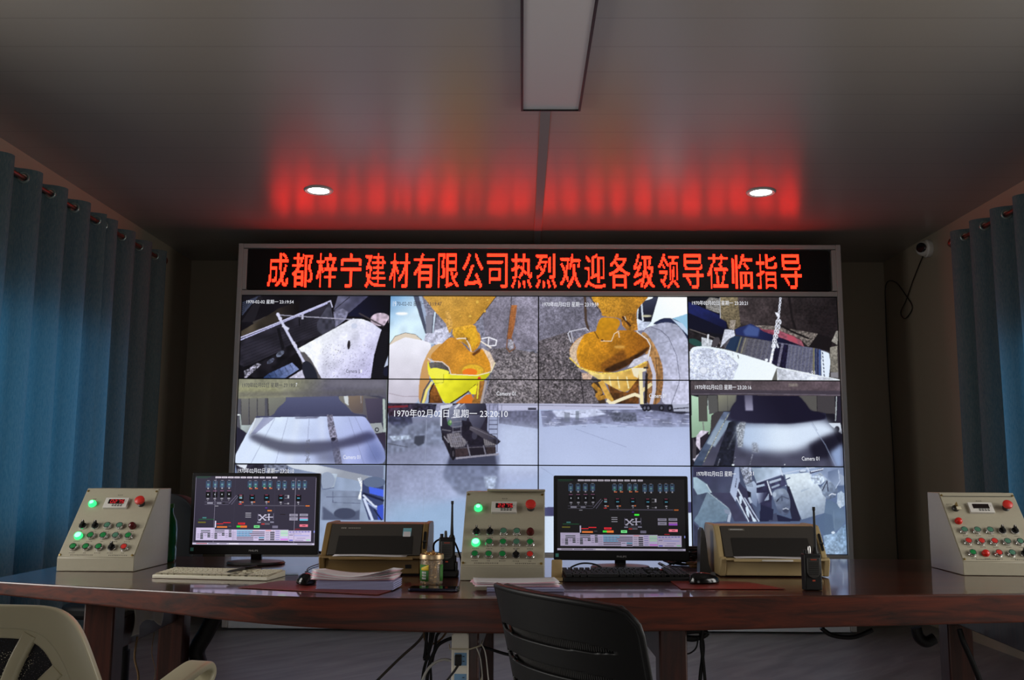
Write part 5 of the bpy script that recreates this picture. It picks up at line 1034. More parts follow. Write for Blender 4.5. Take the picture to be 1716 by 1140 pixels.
    r(745, 790, 860, 834, lav); r(752, 796, 790, 802, c(90, 84, 110)); r(800, 792, 858, 806, c(40, 130, 160)); r(800, 814, 858, 828, c(40, 38, 50))
    r(866, 716, 968, 832, c(206, 194, 222)); r(872, 718, 930, 730, c(226, 150, 160))
    for i in range(5): r(920, 738+i*19, 966, 751+i*19, c(40, 44, 54)); r(872, 742+i*19, 910, 747+i*19, c(110, 104, 130))
    for i, cc in enumerate([(190, 226, 200), (170, 220, 190), (190, 226, 200), (206, 200, 240), (214, 130, 226)]): r(1030, 724+i*22, 1106, 742+i*22, c(*cc)); r(976, 729+i*22, 1018, 735+i*22, c(110, 110, 190))
    for i in range(7): r(1120+i*32, 738, 1144+i*32, 748, c(110, 110, 190))
    r(1126, 760, 1250, 766, c(120, 112, 150)); r(1170, 776, 1330, 790, c(170, 170, 226)); r(1120, 772, 1160, 780, c(110, 104, 140)); r(1200, 808, 1290, 814, c(130, 122, 160)); r(1120, 826, 1160, 838, c(90, 90, 200)); r(1180, 828, 1270, 838, c(150, 140, 180)); r(1300, 826, 1340, 838, c(150, 220, 170))
    q.append((0, .972, 1, 1, c(196, 188, 214))); q.append((.03, .978, .12, .99, (170, 80, 90) if not dim else c(120, 110, 130))); q.append((.13, .978, .2, .99, c(120, 112, 140))); q.append((.22, .98, .28, .99, c(120, 112, 140))); q.append((.3, .975, .38, .995, c(226, 220, 236))); q.append((.86, .98, .98, .99, c(110, 104, 130)))
    if not dim:
        for s, w in ((.003, .002), (.168, .002), (.828, .003), (.996, .003)): q.append((s, .02, s+w, .97, (150, 144, 166)))
        for s in (.33, .66): q.append((s, .02, s+.0012, .97, (74, 70, 90)))
    q.append((.991, .79, 1.004, .82, c(150, 160, 240)))
    return q
def monitor(loc, rz, tilt, label, dim, MW=.504, MHt=.3145, cz=.19):
    t = thing('monitor', label, 'monitor', (*loc, TZ+.001), rz, 'monitors on the desk')
    Mx = Matrix.Translation((0, 0, cz)) @ Matrix.Rotation(tilt, 4, 'X')
    b = MB(); b.prism(rrect(MW, MHt, .006, 3), -.004, .022, 'Y'); b.prism(rrect(MW*.8, MHt*.72, .03, 4), .022, .05, 'Y'); o = b.build('casing', 'black', t, bevel=.002); o.matrix_basis = Mx
    sx0, sx1, sz1, sz0 = -MW/2+.0135, MW/2-.0135, MHt/2-.013, -MHt/2+.037
    me = MB(); cols = []
    for i, (a, bb, e, f, c) in enumerate(ui(dim)):
        y = -.0044-(i > 0)*.00015-i*.0000012; X0, X1 = sx0+(sx1-sx0)*a, sx0+(sx1-sx0)*min(e, 1); Z1, Z0 = sz1-(sz1-sz0)*bb, sz1-(sz1-sz0)*min(f, 1)
        me.add([(X0, y, Z0), (X1, y, Z0), (X1, y, Z1), (X0, y, Z1)], [(0, 1, 2, 3)]); cols += [(*lin(c), 1)]*4
    s = me.build('screen', M['screen'], o, smooth=0)
    at = s.data.color_attributes.new('screen', 'FLOAT_COLOR', 'CORNER'); at.data.foreach_set('color', np.array(cols, np.float32).ravel())
    lt = MB(); add_text(lt, 'PHILIPS', -.017, .019, -MHt/2+.0115, -MHt/2+.018, lambda x, z: (x, -.0045, z)); lt.build('logo', 'logo', o, smooth=0)
    MB().box((-MW/2+.0125, -.0047, -MHt/2+.0185), (.012, .0012, .013)).build('sticker', 'teal', o)
    MB().prism([(-.021, .04), (-.021, .06), (.021, .06), (.021, .04)], .012, cz-.02, 'Z').build('neck', 'blackgloss', t, bevel=.003)
    MB().lathe([(0, 0), (.112, 0), (.114, .004), (.108, .01), (.04, .0155), (0, .016)], 44).build('foot', 'darkgrey', t, loc=(0, .045, 0)).scale = (1, .84, 1)
    return t
monitor((-1.0475, 3.81), .0, R(0), 'black monitor showing a mixing page on a bluish screen, beside the left control box', False, cz=.1965)
monitor((.3766, 3.72), -.01, R(0), 'black monitor showing a near-black mixing page, behind the black keyboard', True, MW=.512, MHt=.3175, cz=.1915)

# ------------------------------------------------------------------ printers
DZ = TZ+.001
def printer(loc, rz, label, case, w, kind):
    t = thing('printer', label, 'printer', (*loc, DZ), rz, 'flatbed dot matrix printers'); h = .176
    hw = w/2; ec = .022
    # side profile (y, z): base front, tray ledge, sloping front, flat top
    body = [(0.0, .004), (-.004, .05), (.0, .056), (.03, .06), (.115, h-.008), (.125, h-.004), (.27, h-.004), (.285, h-.02), (.285, .004)]
    MB().prism(body, -hw+ec, hw-ec).build('body', case, t, bevel=.003)
    cap = [(.004, .002), (-.012, .046), (-.016, .064), (-.004, .07), (.016, .066), (.092, h-.016), (.106, h-.003), (.122, h), (.272, h), (.29, h-.018), (.29, .002)]
    for s, (a, b) in ((-1, (-hw, -hw+ec)), (1, (hw-ec, hw))): 
        c = MB().prism(cap, a, b).build('end_cap', case, t, bevel=.004)
        if s > 0:
            # long dark slot with a lever on the right end cap
            ang = math.atan2(h-.082, .076); m4 = Matrix.Translation((hw-ec*.5, .052, .118)) @ Matrix.Rotation(ang, 4, 'X')
            MB().prism(rrect(.0095, .074, .0045, 4), -.001, .0015, 'Z', M4=m4).build('slot', 'black', c)
            MB().box((0, -.008, .003), (.013, .006, .006), M4=m4).build('lever', 'darkgrey', c)
            sc = MB()
            for k in range(9): sc.box((.0105, -.03+k*.0075, .0006), (.004, .0008, .0006), M4=m4)
            sc.build('scale', 'print', c)
    cv = [(.021, .064), (.103, h-.018), (.108, h-.018), (.026, .062)]
    dy, dz = .082, h-.082; L = math.hypot(dy, dz)*1.1; ang = math.atan2(dz, dy)
    Mc = Matrix.Translation((0, .0165, .066)) @ Matrix.Rotation(ang, 4, 'X')      # local y runs up the sloping front
    Wc = w-2*ec-.002
    c = MB().prism(rrect(Wc, L, .004, 3, 0, L/2), -.004, .004, 'Z').build('cover', 'smoke', t, bevel=.001); c.matrix_basis = Mc
    MB().prism([(-Wc/2+.03, .004), (Wc/2-.03, .004), (Wc/2-.032, L*.60), (-Wc/2+.032, L*.60)], .004, .0052, 'Z').build('window', 'smokedark', c)
    tr = MB().box((0, -.012, .0625), (w-2*ec+.01, .05, .006)).box((0, -.038, .0605), (w-2*ec-.04, .01, .01)); tr.build('tray', case, t, bevel=.002)
    MB().prism([(-.055, -.0435), (.055, -.0435), (.04, -.048), (-.04, -.048)], .0575, .0635, 'Z').build('tray_lip', 'white' if kind else case, t, bevel=.001)
    lt = MB()
    if kind == 0:
        x0 = -Wc*.385
        for k in range(4): marks(lt, 0, 0, .001, .001, 1) if False else None
        for k in range(11):
            if k in (3,): continue
            lt.box((x0+k*.0065, L*.855, .0045), (.0045, .006-.002*(k > 3), .0006)); 
        MB().box((Wc*.335, L*.72, .0046), (.030, .038, .0008)).build('label', 'skysticker', c); 
        q = MB().box((Wc*.335, L*.66, .0052), (.026, .022, .0006)); q.build('label_print', 'paper', c)
        MB().box((hw-ec-.04, -.0015, .03), (.022, .004, .014)).build('switch', 'black', t, bevel=.001)
    else:
        MB().box((-Wc*.33, L*.87, .0045), (.058, .009, .0008)).build('badge', mat('dull silver badge', (120, 116, 108), .4, .4), c)
        for k in range(9): lt.box((-Wc*.33-.021+k*.0052, L*.87, .0051), (.0034, .0045, .0005))
    lt.build('lettering', mat('pale print', (150, 146, 138), .5) if kind == 0 else 'logo', c)
    sh = MB(); n = 20
    sh.grid(lambda u, v: ((u-.5)*(w-2*ec-.075)-.008, -.032+.045*v, .0672+.002*v*v+.0012*math.sin(u*5)), 12, 6)
    o = sh.build('printer_sheet', 'paper', solid=.0006); o.location = Vector((*loc, DZ)); o.rotation_euler = (0, 0, rz)
    tag(o, 'white sheet lying in the tray of the '+('brownish printer' if kind == 0 else 'cream printer'), 'paper', 'sheets in the printer trays')
    return t
printer((-.528, 3.462), .0, 'brownish yellowed printer with dark cover and blue label', 'dirtyyellow', .378, 0)
printer((.892, 3.475), .0, 'cream printer with dark cover, right of the black keyboard', 'dirtycream', .385, 1)

# ------------------------------------------------------------------ keyboards, mice, pads
def keyboard(loc, rz, label, w, d, h, case, keym, rows, black):
    t = thing('keyboard', label, 'keyboard', (*loc, DZ), rz, 'keyboards')
    prof = [(0, 0), (0, h*.62), (.004, h*.7), (d, h*1.25), (d, 0)]
    MB().prism(prof, -w/2, w/2).build('case', case, t, bevel=.0015)
    k = MB(); pitch = (d-.016)/6; sl = math.atan2(h*.55, d)
    for r in range(6):
        y = .008+(r+.5)*pitch; z = h*.7+math.tan(sl)*y+.0015
        x = -w/2+.006; i = 0
        lay = ([1.25, 1.25, 1.25, 5.6, 1.25, 1.25, 1.25, 1.25] if r == 0 else [2]+[1]*11+[2] if r in (1,) else [1.75]+[1]*11+[1.75] if r == 2 else [1.5]+[1]*13 if r == 3 else [1]*13+[1.5] if r == 4 else [1]*14)
        tot = sum(lay); main = (w-.012)*(.66 if black else .655); u = main/tot
        for q in lay:
            k.box((x+q*u/2, y, z), (q*u-(.0045 if black else .003), pitch-(.005 if black else .0032), .015 if black else .006)); x += q*u
        x2 = -w/2+.006+main+.008; rest = w/2-.006-x2; n2 = 7; u2 = (rest-.008)/n2
        for j in range(n2):
            xx = x2+j*u2+(0 if j < 3 else .008)
            if r in (1, 3) and j < 3 and not (r == 1 and j == 1): 
                if r == 3: continue
                continue
            k.box((xx+u2/2, y, z), (u2-(.0045 if black else .003), pitch-(.005 if black else .0032), .015 if black else .006))
    k.build('keys', keym, t, bevel=.0008 if black else .0004)
    MB().box((0, d/2-.002, h*.7+math.tan(sl)*d/2+.0004), (w-.01, d-.014, .001)).build('key_bed', 'black' if black else 'keybed', t, rot=(0, 0, 0))
    if black: MB().box((.14, d-.012, h*1.2+.002), (.012, .004, .002)).build('status_light', mat('small red light', (90, 10, 8), .4, emit=(.25, .01, .008, 1)), t)
    return t
M['rimgold'] = mat('worn gold rim', (190, 165, 130), .4, .8); M['keybed'] = mat('painted shade between keys', (120, 112, 92), .6); M['keyivory'] = mat('ivory keys', (212, 204, 178), .45); M['ivory'] = mat('ivory keyboard case', (222, 216, 196), .45); M['keyblack'] = mat('worn black keys', (30, 29, 29), .35)  # key bed colour is darkened to paint the shade between ivory keys
keyboard((-1.05, 3.29), R(-8.5), 'ivory keyboard with a pen on it, left of the black mouse', .412, .155, .016, 'ivory', 'keyivory', 6, False)
keyboard((.358, 3.3), R(4), 'black keyboard under the near-black monitor', .435, .150, .021, 'black', 'keyblack', 6, True)
def pen(a, b, label, m1):
    A, B = Vector(a), Vector(b); t = thing('pen', label, 'pen', tuple(A)); d = (B-A); q = d.to_track_quat('Z', 'Y').to_matrix().to_4x4(); L = d.length
    o = MB().lathe([(0, 0), (.0012, .001), (.0042, .014), (.0045, .018), (.0045, L*.62), (0, L*.62)], 14, M4=q).build('barrel', m1, t)
    MB().lathe([(0, L*.60), (.0053, L*.60), (.0053, L*.97), (.004, L), (0, L)], 14, M4=q).build('cap', 'blackgloss', t)
    MB().box((.0065, 0, L*.8), (.0015, .0035, L*.32), M4=q).build('clip', 'blackgloss', t)
pen((-.995, 3.30, DZ+.0235), (-.93, 3.425, DZ+.0300), 'dark pen lying across the ivory keyboard', 'darkgrey')
pen((.505, 3.355, DZ+.0365), (.485, 3.47, DZ+.0455), 'silver and black pen lying on the black keyboard', 'silver')
def mouse(loc, rz, label, sx=1.):
    t = thing('mouse', label, 'mouse', loc, rz, 'black mice')
    def fn(u, v):
        a = 2*PI*u; y = math.cos(PI*(1-v)) if False else -1+2*v
        rr = math.sqrt(max(0, 1-abs(y)**2.4)); wx = .031*(1-.12*y)*rr
        ca, sa = math.cos(a), math.sin(a); return (wx*ca*sx, y*.054, .006+(max(0, sa)*(.030-.007*y)*rr**.7 if sa > 0 else sa*.005))
    MB().grid(fn, 32, 22).build('shell', 'blackgloss', t, smooth=60)
    MB().lathe([(.0, -.003), (.009, -.003), (.009, .003), (0, .003)], 18).build('wheel', 'darkgrey', t, loc=(0, .032, .028), rot=(0, PI/2, 0))
    return t
pad = lambda pts, label: tag(MB().prism(pts, DZ, DZ+.002, 'Z').build('mouse_pad', 'mat_red', smooth=0, bevel=.0006), label, 'mouse pad', 'red mouse pads')
pad([(-.885, 3.06), (-.425, 2.905), (-.40, 3.0), (-.47, 3.22), (-.80, 3.25)], 'dark red desk pad under the paper pile and black mouse')
pad([(.50, 3.10), (.83, 3.11), (.76, 3.30), (.50, 3.36)], 'dark red mouse pad in front of the cream printer')
mouse((-.694, 3.155, DZ+.0022), R(15), 'black mouse between the ivory keyboard and the paper pile')
mouse((.60, 3.24, DZ+.0022), R(-70), 'black mouse between the black keyboard and the cream printer')
cable('mouse_cable', 'thin black mouse cable curving from the mouse beside the paper pile', [(-.69, 3.212, DZ+.016), (-.66, 3.30, DZ+.004), (-.60, 3.36, DZ+.003), (-.62, 3.40, DZ+.003), (-.74, 3.46, DZ+.003), (-.8, 3.7, DZ+.003), (-.76, 4.1, DZ+.003)], .002, 'cable', 'mouse cables')
cable('mouse_cable', 'thin black mouse cable behind the black keyboard', [(.552, 3.262, DZ+.016), (.57, 3.35, DZ+.004), (.59, 3.42, DZ+.003), (.585, 3.5, DZ+.003), (.58, 3.56, DZ+.003)], .002, 'cable', 'mouse cables')

# ------------------------------------------------------------------ papers
def stack(name, loc, rz, label, w, d, h, sheets, mats, curl, fan, cat, group):
    t = thing(name, label, cat, loc, rz, group)
    for k in range(sheets):
        z = h*k/max(1, sheets-1); a = (random.random()-.5)*fan; ox, oy = (random.random()-.5)*fan*.06, (random.random()-.5)*fan*.06+0
        f = curl*(k+1)/sheets
        def fn(u, v):
            x, y = (u-.5)*w, (v-.5)*d; zz = z+f*(abs(u-.45)*2)**1.7*(.5+.5*(1-v))
            return (x*math.cos(a)-y*math.sin(a)+ox, x*math.sin(a)+y*math.cos(a)+oy, zz)
        MB().grid(fn, 14, 5).build('sheet', mats[k % len(mats)], t, solid=min(.0012, h/max(1, sheets-1)*.7) if sheets > 1 else .001)
    return t
t = thing('fanfold_pack', 'lilac fanfold form pack under the curled sheets by the mouse', 'paper', (-.508, 3.075, DZ+.0022), R(-5), 'fanfold packs')
for k in range(12): MB().box((.0015*(k % 3-1), .001*(k % 2), .0012+k*.0021), (.242, .118, .0015)).build('fold', 'lilac', t)
stack('paper_pile', (-.517, 3.08, DZ+.0295), R(-4), 'curled pile of pinkish white forms left of the jar', .258, .13, .010, 9, ['pinkpaper', 'paper', 'paper'], .026, .12, 'paper', 'form piles')
t = thing('fanfold_pack', 'thin lilac fanfold pack under forms, before the middle control box', 'paper', (.01, 3.065, DZ), R(2), 'fanfold packs')
for k in range(5): MB().box((.0015*(k % 3-1), .001*(k % 2), .0012+k*.002), (.235, .115, .0014)).build('fold', 'lilac', t)
stack('paper_pile', (-.02, 3.10, DZ+.0125), R(3), 'spread pile of white and pink forms before the middle control box', .262, .135, .011, 8, ['pinkpaper', 'paper', 'paper'], .004, .22, 'paper', 'form piles')

# ------------------------------------------------------------------ jar of clips, phone, radios
t = thing('clip_jar', 'clear plastic jar full of brass coloured paper clips', 'jar', (-.294, 3.195, DZ))
MB().lathe([(0, 0), (.034, 0), (.0365, .004), (.0365, .072), (.0345, .078), (.0365, .082), (.0365, .094), (.034, .094), (.034, .083), (.0325, .078), (.0345, .071), (.0345, .005), (0, .003)], 44).build('jar_wall', 'glass', t)
b = MB()
b.grid(lambda u, v: (.0372*math.cos(R(185+75*u)), .0372*math.sin(R(185+75*u)), .012+.052*v), 14, 3); b.build('label', 'jarlabel', t, solid=.0004)
MB().grid(lambda u, v: (.0376*math.cos(R(214+46*u)), .0376*math.sin(R(214+46*u)), .046+.018*v*(.4+.6*u)), 12, 3).build('label_patch', 'yellow', t, solid=.0003)
MB().grid(lambda u, v: (.0372*math.cos(R(322+33*u)), .0372*math.sin(R(322+33*u)), .012+.052*v), 8, 3).build('label', 'jarlabel', t, solid=.0004)
lt = MB()
for r in range(3):
    for k in range(3): a0 = R(222+k*9); lt.add([(.0379*math.cos(a0+da), .0379*math.sin(a0+da), .018+r*.009+dz) for da, dz in ((0, 0), (.1, 0), (.1, .006), (0, .006))], [(0, 1, 2, 3)])
lt.build('label_print', 'paper', t, smooth=0)
b = MB(); cl = [(0, -.011, 0), (.0035, -.013, 0), (.004, .009, 0), (0, .012, 0), (-.004, .009, 0), (-.0035, -.008, 0), (0, -.0105, 0), (.002, -.007, 0), (.002, .006, 0)]
for i in range(560):
    rad = .0305*math.sqrt(random.random()) if i > 400 else .029+.002*random.random(); a = random.random()*2*PI
    z = .006+random.random()*.078 if i < 450 else .078+.022*(1-(rad/.031)**2)*random.random()
    q = Matrix.Translation((rad*math.cos(a), rad*math.sin(a), z)) @ Matrix.Rotation(a, 4, 'Z') @ Matrix.Rotation(random.random()*6.28, 4, 'X') @ Matrix.Rotation((random.random()-.5)*(2.4 if i >= 320 else .6), 4, 'Y')
    q = Matrix.Translation((rad*math.cos(a)*.9, rad*math.sin(a)*.9, z)) @ Matrix.Rotation(a+PI/2, 4, 'Z') @ Matrix.Rotation(PI/2+(random.random()-.5)*(.5 if i < 400 else 2.2), 4, 'X') @ Matrix.Rotation(random.random()*6.28, 4, 'Z')
    b.tube([tuple(q @ Vector(p)) for p in cl], .0009, 5)
b.lathe([(0, .005), (.026, .005), (.026, .074), (0, .076)], 24, mi=1)
M['clipdark'] = mat('painted shade between clips', (92, 66, 40), .5, .6)  # filler core, coloured dark as the shade deep among the clips
o = b.build('paper_clips', ['gold', 'clipdark'], loc=(-.294, 3.195, DZ)); tag(o, 'brass coloured paper clips heaped inside the clear jar', 'paper clips', None, 'stuff')
MB().lathe([(.0372, .079), (.0392, .081), (.0392, .092), (.0378, .0955), (.0345, .0955), (.0372, .092)], 44).build('rim', 'rimgold', bpy.data.objects['clip_jar'])
t = thing('phone', 'dark smartphone lying face up in front of the clip jar', 'phone', (-.271, 3.035, DZ), R(-4))
MB().prism(rrect(.152, .074, .011, 6), 0, .0082, 'Z').build('case', mat('dark blue phone shell', (22, 22, 44), .25), t, bevel=.0022, seg=3)
MB().prism(rrect(.147, .069, .009, 6), .0083, .0087, 'Z').build('screen', mat('dark phone glass', (5, 5, 8), .05), t)
def radio(loc, rz, label, ant=.17):
    t = thing('handheld_radio', label, 'radio', loc, rz, 'handheld radios')
    MB().prism([(-.027, -.017), (.027, -.017), (.028, -.012), (.028, .013), (.024, .018), (-.024, .018), (-.028, .013), (-.028, -.012)], 0, .112, 'Z').build('body', 'black', t, bevel=.004)
    g = [(-.021, .1), (.021, .1), (.021, .062)]+[(.021*math.cos(a), .058+.021*math.sin(a)) for a in np.linspace(0, -PI, 12)]+[(-.021, .062)]
    f = MB().prism(g, -.0205, -.0165, 'Y').build('speaker_panel', 'darkgrey', t, bevel=.0015)
    s = MB()
    for k in range(7): s.box((0, -.0209, .05+k*.0058), (.03, .001, .0018))
    s.build('speaker_slots', 'black', f)
    lt = MB()
    for k in range(5): lt.box((-.008+k*.004, -.0209, .0945), (.003, .0008, .003))
    lt.build('lettering', 'orange', f); MB().box((0, -.0176, .03), (.009, .0008, .004)).build('emblem', 'orange', t)
    MB().lathe([(0, 0), (.0055, 0), (.005, .018), (.0035, .023), (0, .023)], 14).build('volume_knob', 'silver' if ant > .14 else 'darkgrey', t, loc=(-.005, 0, .112))
    MB().lathe([(0, 0), (.0095, 0), (.0095, .006), (.006, .012), (.0045, .05), (.0035, ant-.012), (.0048, ant-.01), (.0048, ant), (0, ant)], 16).build('antenna', 'blacksoft', t, loc=(.0165, .003, .11))
    MB().lathe([(0, 0), (.006, 0), (.006, .012), (0, .012)], 12).build('channel_knob', 'black', t, loc=(-.019, .002, .112))
    return t
t = thing('radio_charger', 'black charging cradle under the radio beside the clip jar', 'charger', (-.262, 3.42, DZ), R(3))
MB().prism([(-.038, -.032), (.038, -.032), (.042, .0), (.042, .045), (-.042, .045), (-.042, .0)], 0, .022, 'Z').build('base', 'black', t, bevel=.005)
b = MB().box((0, .037, .045), (.066, .014, .05)).box((-.034, .008, .035), (.008, .05, .03)).box((.034, .008, .035), (.008, .05, .03)); b.build('cradle', 'black', t, bevel=.003)
radio((-.262, 3.42, DZ+.0225), R(3), 'black handheld radio standing in the charger beside the clip jar', .128)
radio((.912, 3.105, DZ), R(6), 'black handheld radio standing in front of the cream printer', .147)
cable('charger_cable', 'black cable arching behind the clip jar to the charger', [(-.325, 3.80, DZ+.004), (-.326, 3.66, DZ+.05), (-.322, 3.58, DZ+.10), (-.29, 3.53, DZ+.122), (-.25, 3.55, DZ+.115), (-.228, 3.62, DZ+.05), (-.23, 3.72, DZ+.006)], .0035, 'cable')
t = thing('phone_stand', 'small pale wooden stand left of the black keyboard', 'stand', (.118, 3.335, DZ), R(-6))
m4 = Matrix.Rotation(R(-14), 4, 'X')
MB().prism(rrect(.036, .064, .004, 3, 0, .036), -.004, .004, 'Y', M4=m4).build('back_board', 'palewood', t, bevel=.001)
MB().box((.002, -.016, .005), (.042, .036, .01)).build('foot', 'palewood', t, bevel=.001)
t = thing('plastic_card', 'pale blue plastic card lying before the left monitor', 'card', (-.835, 3.47, DZ), R(14))
MB().prism(rrect(.085, .054, .004, 3), 0, .0015, 'Z').build('card', 'blueglass', t)
# cable tangle, wedge, bottle, back chair
def tangle(label, c, rx, ry, rz_, n, r, m, name='cable_tangle'):
    pts = [(c[0]+rx*math.cos(k*1.9)*(.5+.5*random.random()), c[1]+ry*math.sin(k*2.3)*(.5+.5*random.random()), DZ+r*1.1+rz_*random.random()) for k in range(n)]
    cable(name, label, pts, r, m, None, 'cable', 8, 7)
tangle('tangled black cables heaped between monitor and cream printer', (.66, 3.92), .1, .085, .06, 34, .0042, 'cable'); tangle('tan cable coiled among the black cables by the monitor', (.655, 3.74), .035, .04, .03, 12, .0045, 'tancable')
cable('monitor_cable', 'black cable drooping from the bluish monitor to the brownish printer', [(-.93, 3.90, .87), (-.9, 3.905, .835), (-.84, 3.905, .79), (-.76, 3.87, .757), (-.68, 3.83, .745), (-.6, 3.84, .745)], .0045, 'cable')
cable('monitor_cable', 'black cable arching up behind the black keyboard', [(.17, 3.60, DZ+.004), (.18, 3.58, DZ+.02), (.22, 3.57, DZ+.035), (.27, 3.57, DZ+.03), (.32, 3.58, DZ+.005), (.4, 3.66, DZ+.004)], .003, 'cable')
t = thing('black_wedge', 'narrow dark upright wedge left of the cream printer', 'wedge', (.667, 3.60, DZ))
MB().prism([(-.022, 0), (.026, 0), (.012, .035), (.001, .15), (-.008, .165), (-.016, .15)], -.03, .03, 'Y').build('wedge', 'darkgrey', t, bevel=.002)
t = thing('green_bottle', 'green plastic bottle behind the left control box', 'bottle', (-1.425, 3.93, DZ))
MB().lathe([(0, .004), (.026, 0), (.031, .008), (.031, .05), (.029, .06), (.031, .07), (.031, .13), (.027, .16), (.014, .19), (.0125, .2), (.0125, .215), (0, .215)], 26).build('body', 'greenbottle', t)
MB().lathe([(.0135, .212), (.015, .213), (.015, .228), (0, .228)], 20).build('cap', 'jarlabel', t)
def sweepbox(mb, path, w, h, up=(0, 0, 1)): mb.sweep(path, rrect(w, h, min(w, h)*.4, 3), up)
def chair_base(t, seat_z=.44, m='black'):
    MB().prism(rrect(.46, .44, .1, 5, 0, .26), seat_z, seat_z+.06, 'Z').build('seat', 'blacksoft', t, bevel=.02, seg=3)
    MB().lathe([(.0, .1), (.028, .1), (.028, .28), (.018, .28), (.018, seat_z), (0, seat_z)], 18).build('column', m, t, loc=(0, .26, 0))
    for k in range(5):
        a = R(90+72*k); b = MB(); sweepbox(b, [(0, .26, .115), (.27*math.cos(a), .26+.27*math.sin(a), .085)], .045, .03)
        l = b.build('base_leg', m, t); MB().lathe([(0, -.012), (.025, -.012), (.025, .012), (0, .012)], 16).build('caster', 'black', l, loc=(.27*math.cos(a), .26+.27*math.sin(a), .0255), rot=(PI/2, 0, a))
        MB().tube([(.27*math.cos(a), .26+.27*math.sin(a), .04), (.27*math.cos(a), .26+.27*math.sin(a), .085)], .006).build('stem', 'black', l)
t = thing('office_chair', 'black padded chair behind the desk, beside the left control box', 'chair', (-1.80, 4.78, 0), R(176))
chair_base(t)
b = MB(); b.grid(lambda u, v: ((u-.5)*.46*(1-.35*max(0, v-.75)**1.3*2), -.02-.05*v-.25*(u-.5)**2*-1, .52+.46*v-.07*(abs(u-.5)*2)**3*v**4), 16, 16)
b.build('backrest', 'blacksoft', t, solid=.06, bevel=.01)
b = MB(); sweepbox(b, [(0, .2, .44), (0, .0, .45), (0, -.04, .55), (0, -.05, .7)], .06, .02, (1, 0, 0)); b.build('back_support', 'black', t)

# ------------------------------------------------------------------ the two chairs in front of the desk
t = thing('slatted_chair', 'black plastic chair with slotted curved back, turned to the right', 'chair', (.026, 1.795, 0), R(-58))
BWd, ZT_ = .455, .874
def bk(u, z, off=0):
    """curved back shell: u -1..1, z height; bulges to the rear, leans back towards the top"""
    k = (ZT_-z)/.46; hw = BWd/2*(1-.06*k)
    y = .072*abs(u)**2.2-.02+.10*k+off*1.0
    return (u*hw, y, z-.012*abs(u)**3*max(0, 1-k*3))
sl = [ZT_-.077-.052*i for i in range(7)]
mb = MB(); nu, nz_ = 60, 230; zs = np.linspace(ZT_-.44, ZT_, nz_+1)
def inslot(u, z):
    for s in sl:
        w = .0085*(1-(abs(u)/.80)**4)**.5 if abs(u) < .80 else 0
        if abs(z-s) < w: return True
    return False
def shell(u, v): 
    uu = -1+2*u; z = ZT_-.44+.44*v
    if v > .9: uu *= 1-.10*((v-.9)/.1)**3
    return bk(uu, z)
mb.grid(shell, nu, nz_, keep=lambda u, v: not inslot(-1+2*u, ZT_-.44+.44*v)); mb.build('back_shell', 'black', t, solid=.007, smooth=50)
b = MB(); rimp = [shell(u, 1) for u in np.linspace(.02, .98, 30)]; rimp = [shell(0, v) for v in np.linspace(0, .99, 24)]+rimp+[shell(1, v) for v in np.linspace(.99, 0, 24)]
b.sweep(rimp, rrect(.010, .012, .004, 3), (0, 1, .2)); b.build('rim', 'black', t, smooth=60)
def pad_(u, v): x, y, z = shell(.03+.94*u, .02+.985*v); return (x, y+.022, z)
mb = MB().grid(pad_, 150, 20)
rb = mb.build('back_pad', mat('ribbed black chair fabric', (34, 33, 33), .7), t, solid=.008, smooth=60)
b = MB()
for i in range(92):
    u = .04+.92*i/91
    b.tube([(lambda p: (p[0], p[1]+.0155, p[2]))(shell(u, v)) for v in np.linspace(.05, .86, 8)], .0013, 5)
o = b.build('pad_ribs', mat('grey chair ribs', (70, 68, 66), .6), t, smooth=60); o['kind'] = 'stuff'
chair_base(t)
b = MB(); sweepbox(b, [(0, .2, .425), (0, .05, .42), (0, .075, .50), (0, .045, .60)], .07, .016, (1, 0, 0)); b.build('back_support', 'black', t)

t = thing('mesh_chair', 'cream framed mesh office chair at the left edge of the picture', 'chair', (-.90, 1.60, 0), R(-12))
M['creamframe'] = mat('cream plastic chair frame', (196, 188, 158), .35)
WW, ZT2 = .235, .876
def P2(x, z):
    k = (ZT2-z)/.45; return (x, .05*(abs(x)/WW)**2.2-.01+.10*k**1.4-.02*math.sin(PI*k), z)
SIDE = [(0, .185), (.06, .205), (.13, .230), (.22, .248), (.32, .246), (.42, .222), (.50, .180)]
def hwid(d, k):
    for (d0, w0), (d1, w1) in zip(SIDE[:-1], SIDE[1:]):
        if d <= d1: return (w0+(w1-w0)*(d-d0)/(d1-d0))-k
    return SIDE[-1][1]-k
def outl(k, top, bot, r):
    """closed outline inset by k; corner radius r"""
    pts = []; w = hwid(top, k)
    for i in range(9): a = R(90*i/8); pts.append((w-r+r*math.cos(a)-(r*.0), ZT2-top-r+r*math.sin(a)))
    for i in range(9): a = R(90+90*i/8); pts.append((-w+r+r*math.cos(a), ZT2-top-r+r*math.sin(a)))
    ds = np.linspace(top+r*1.25, bot, 14)
    pts += [(-hwid(d, k)-(hwid(top, k)-hwid(top, k)), ZT2-d) for d in ds]
    wb = hwid(bot, k); pts += [(-wb+2*wb*i/8, ZT2-bot) for i in range(1, 8)]
    pts += [(hwid(d, k), ZT2-d) for d in ds[::-1]]
    P = np.array(pts+pts[:1]); s = np.concatenate([[0], np.cumsum(np.hypot(*np.diff(P, axis=0).T))])
    q = np.linspace(0, s[-1], 161)[:-1]; P = np.stack([np.interp(q, s, P[:, 0]), np.interp(q, s, P[:, 1])], 1)
    for _ in range(14): P = P*.5+(np.roll(P, 1, 0)+np.roll(P, -1, 0))*.25
    return [tuple(p) for p in P]
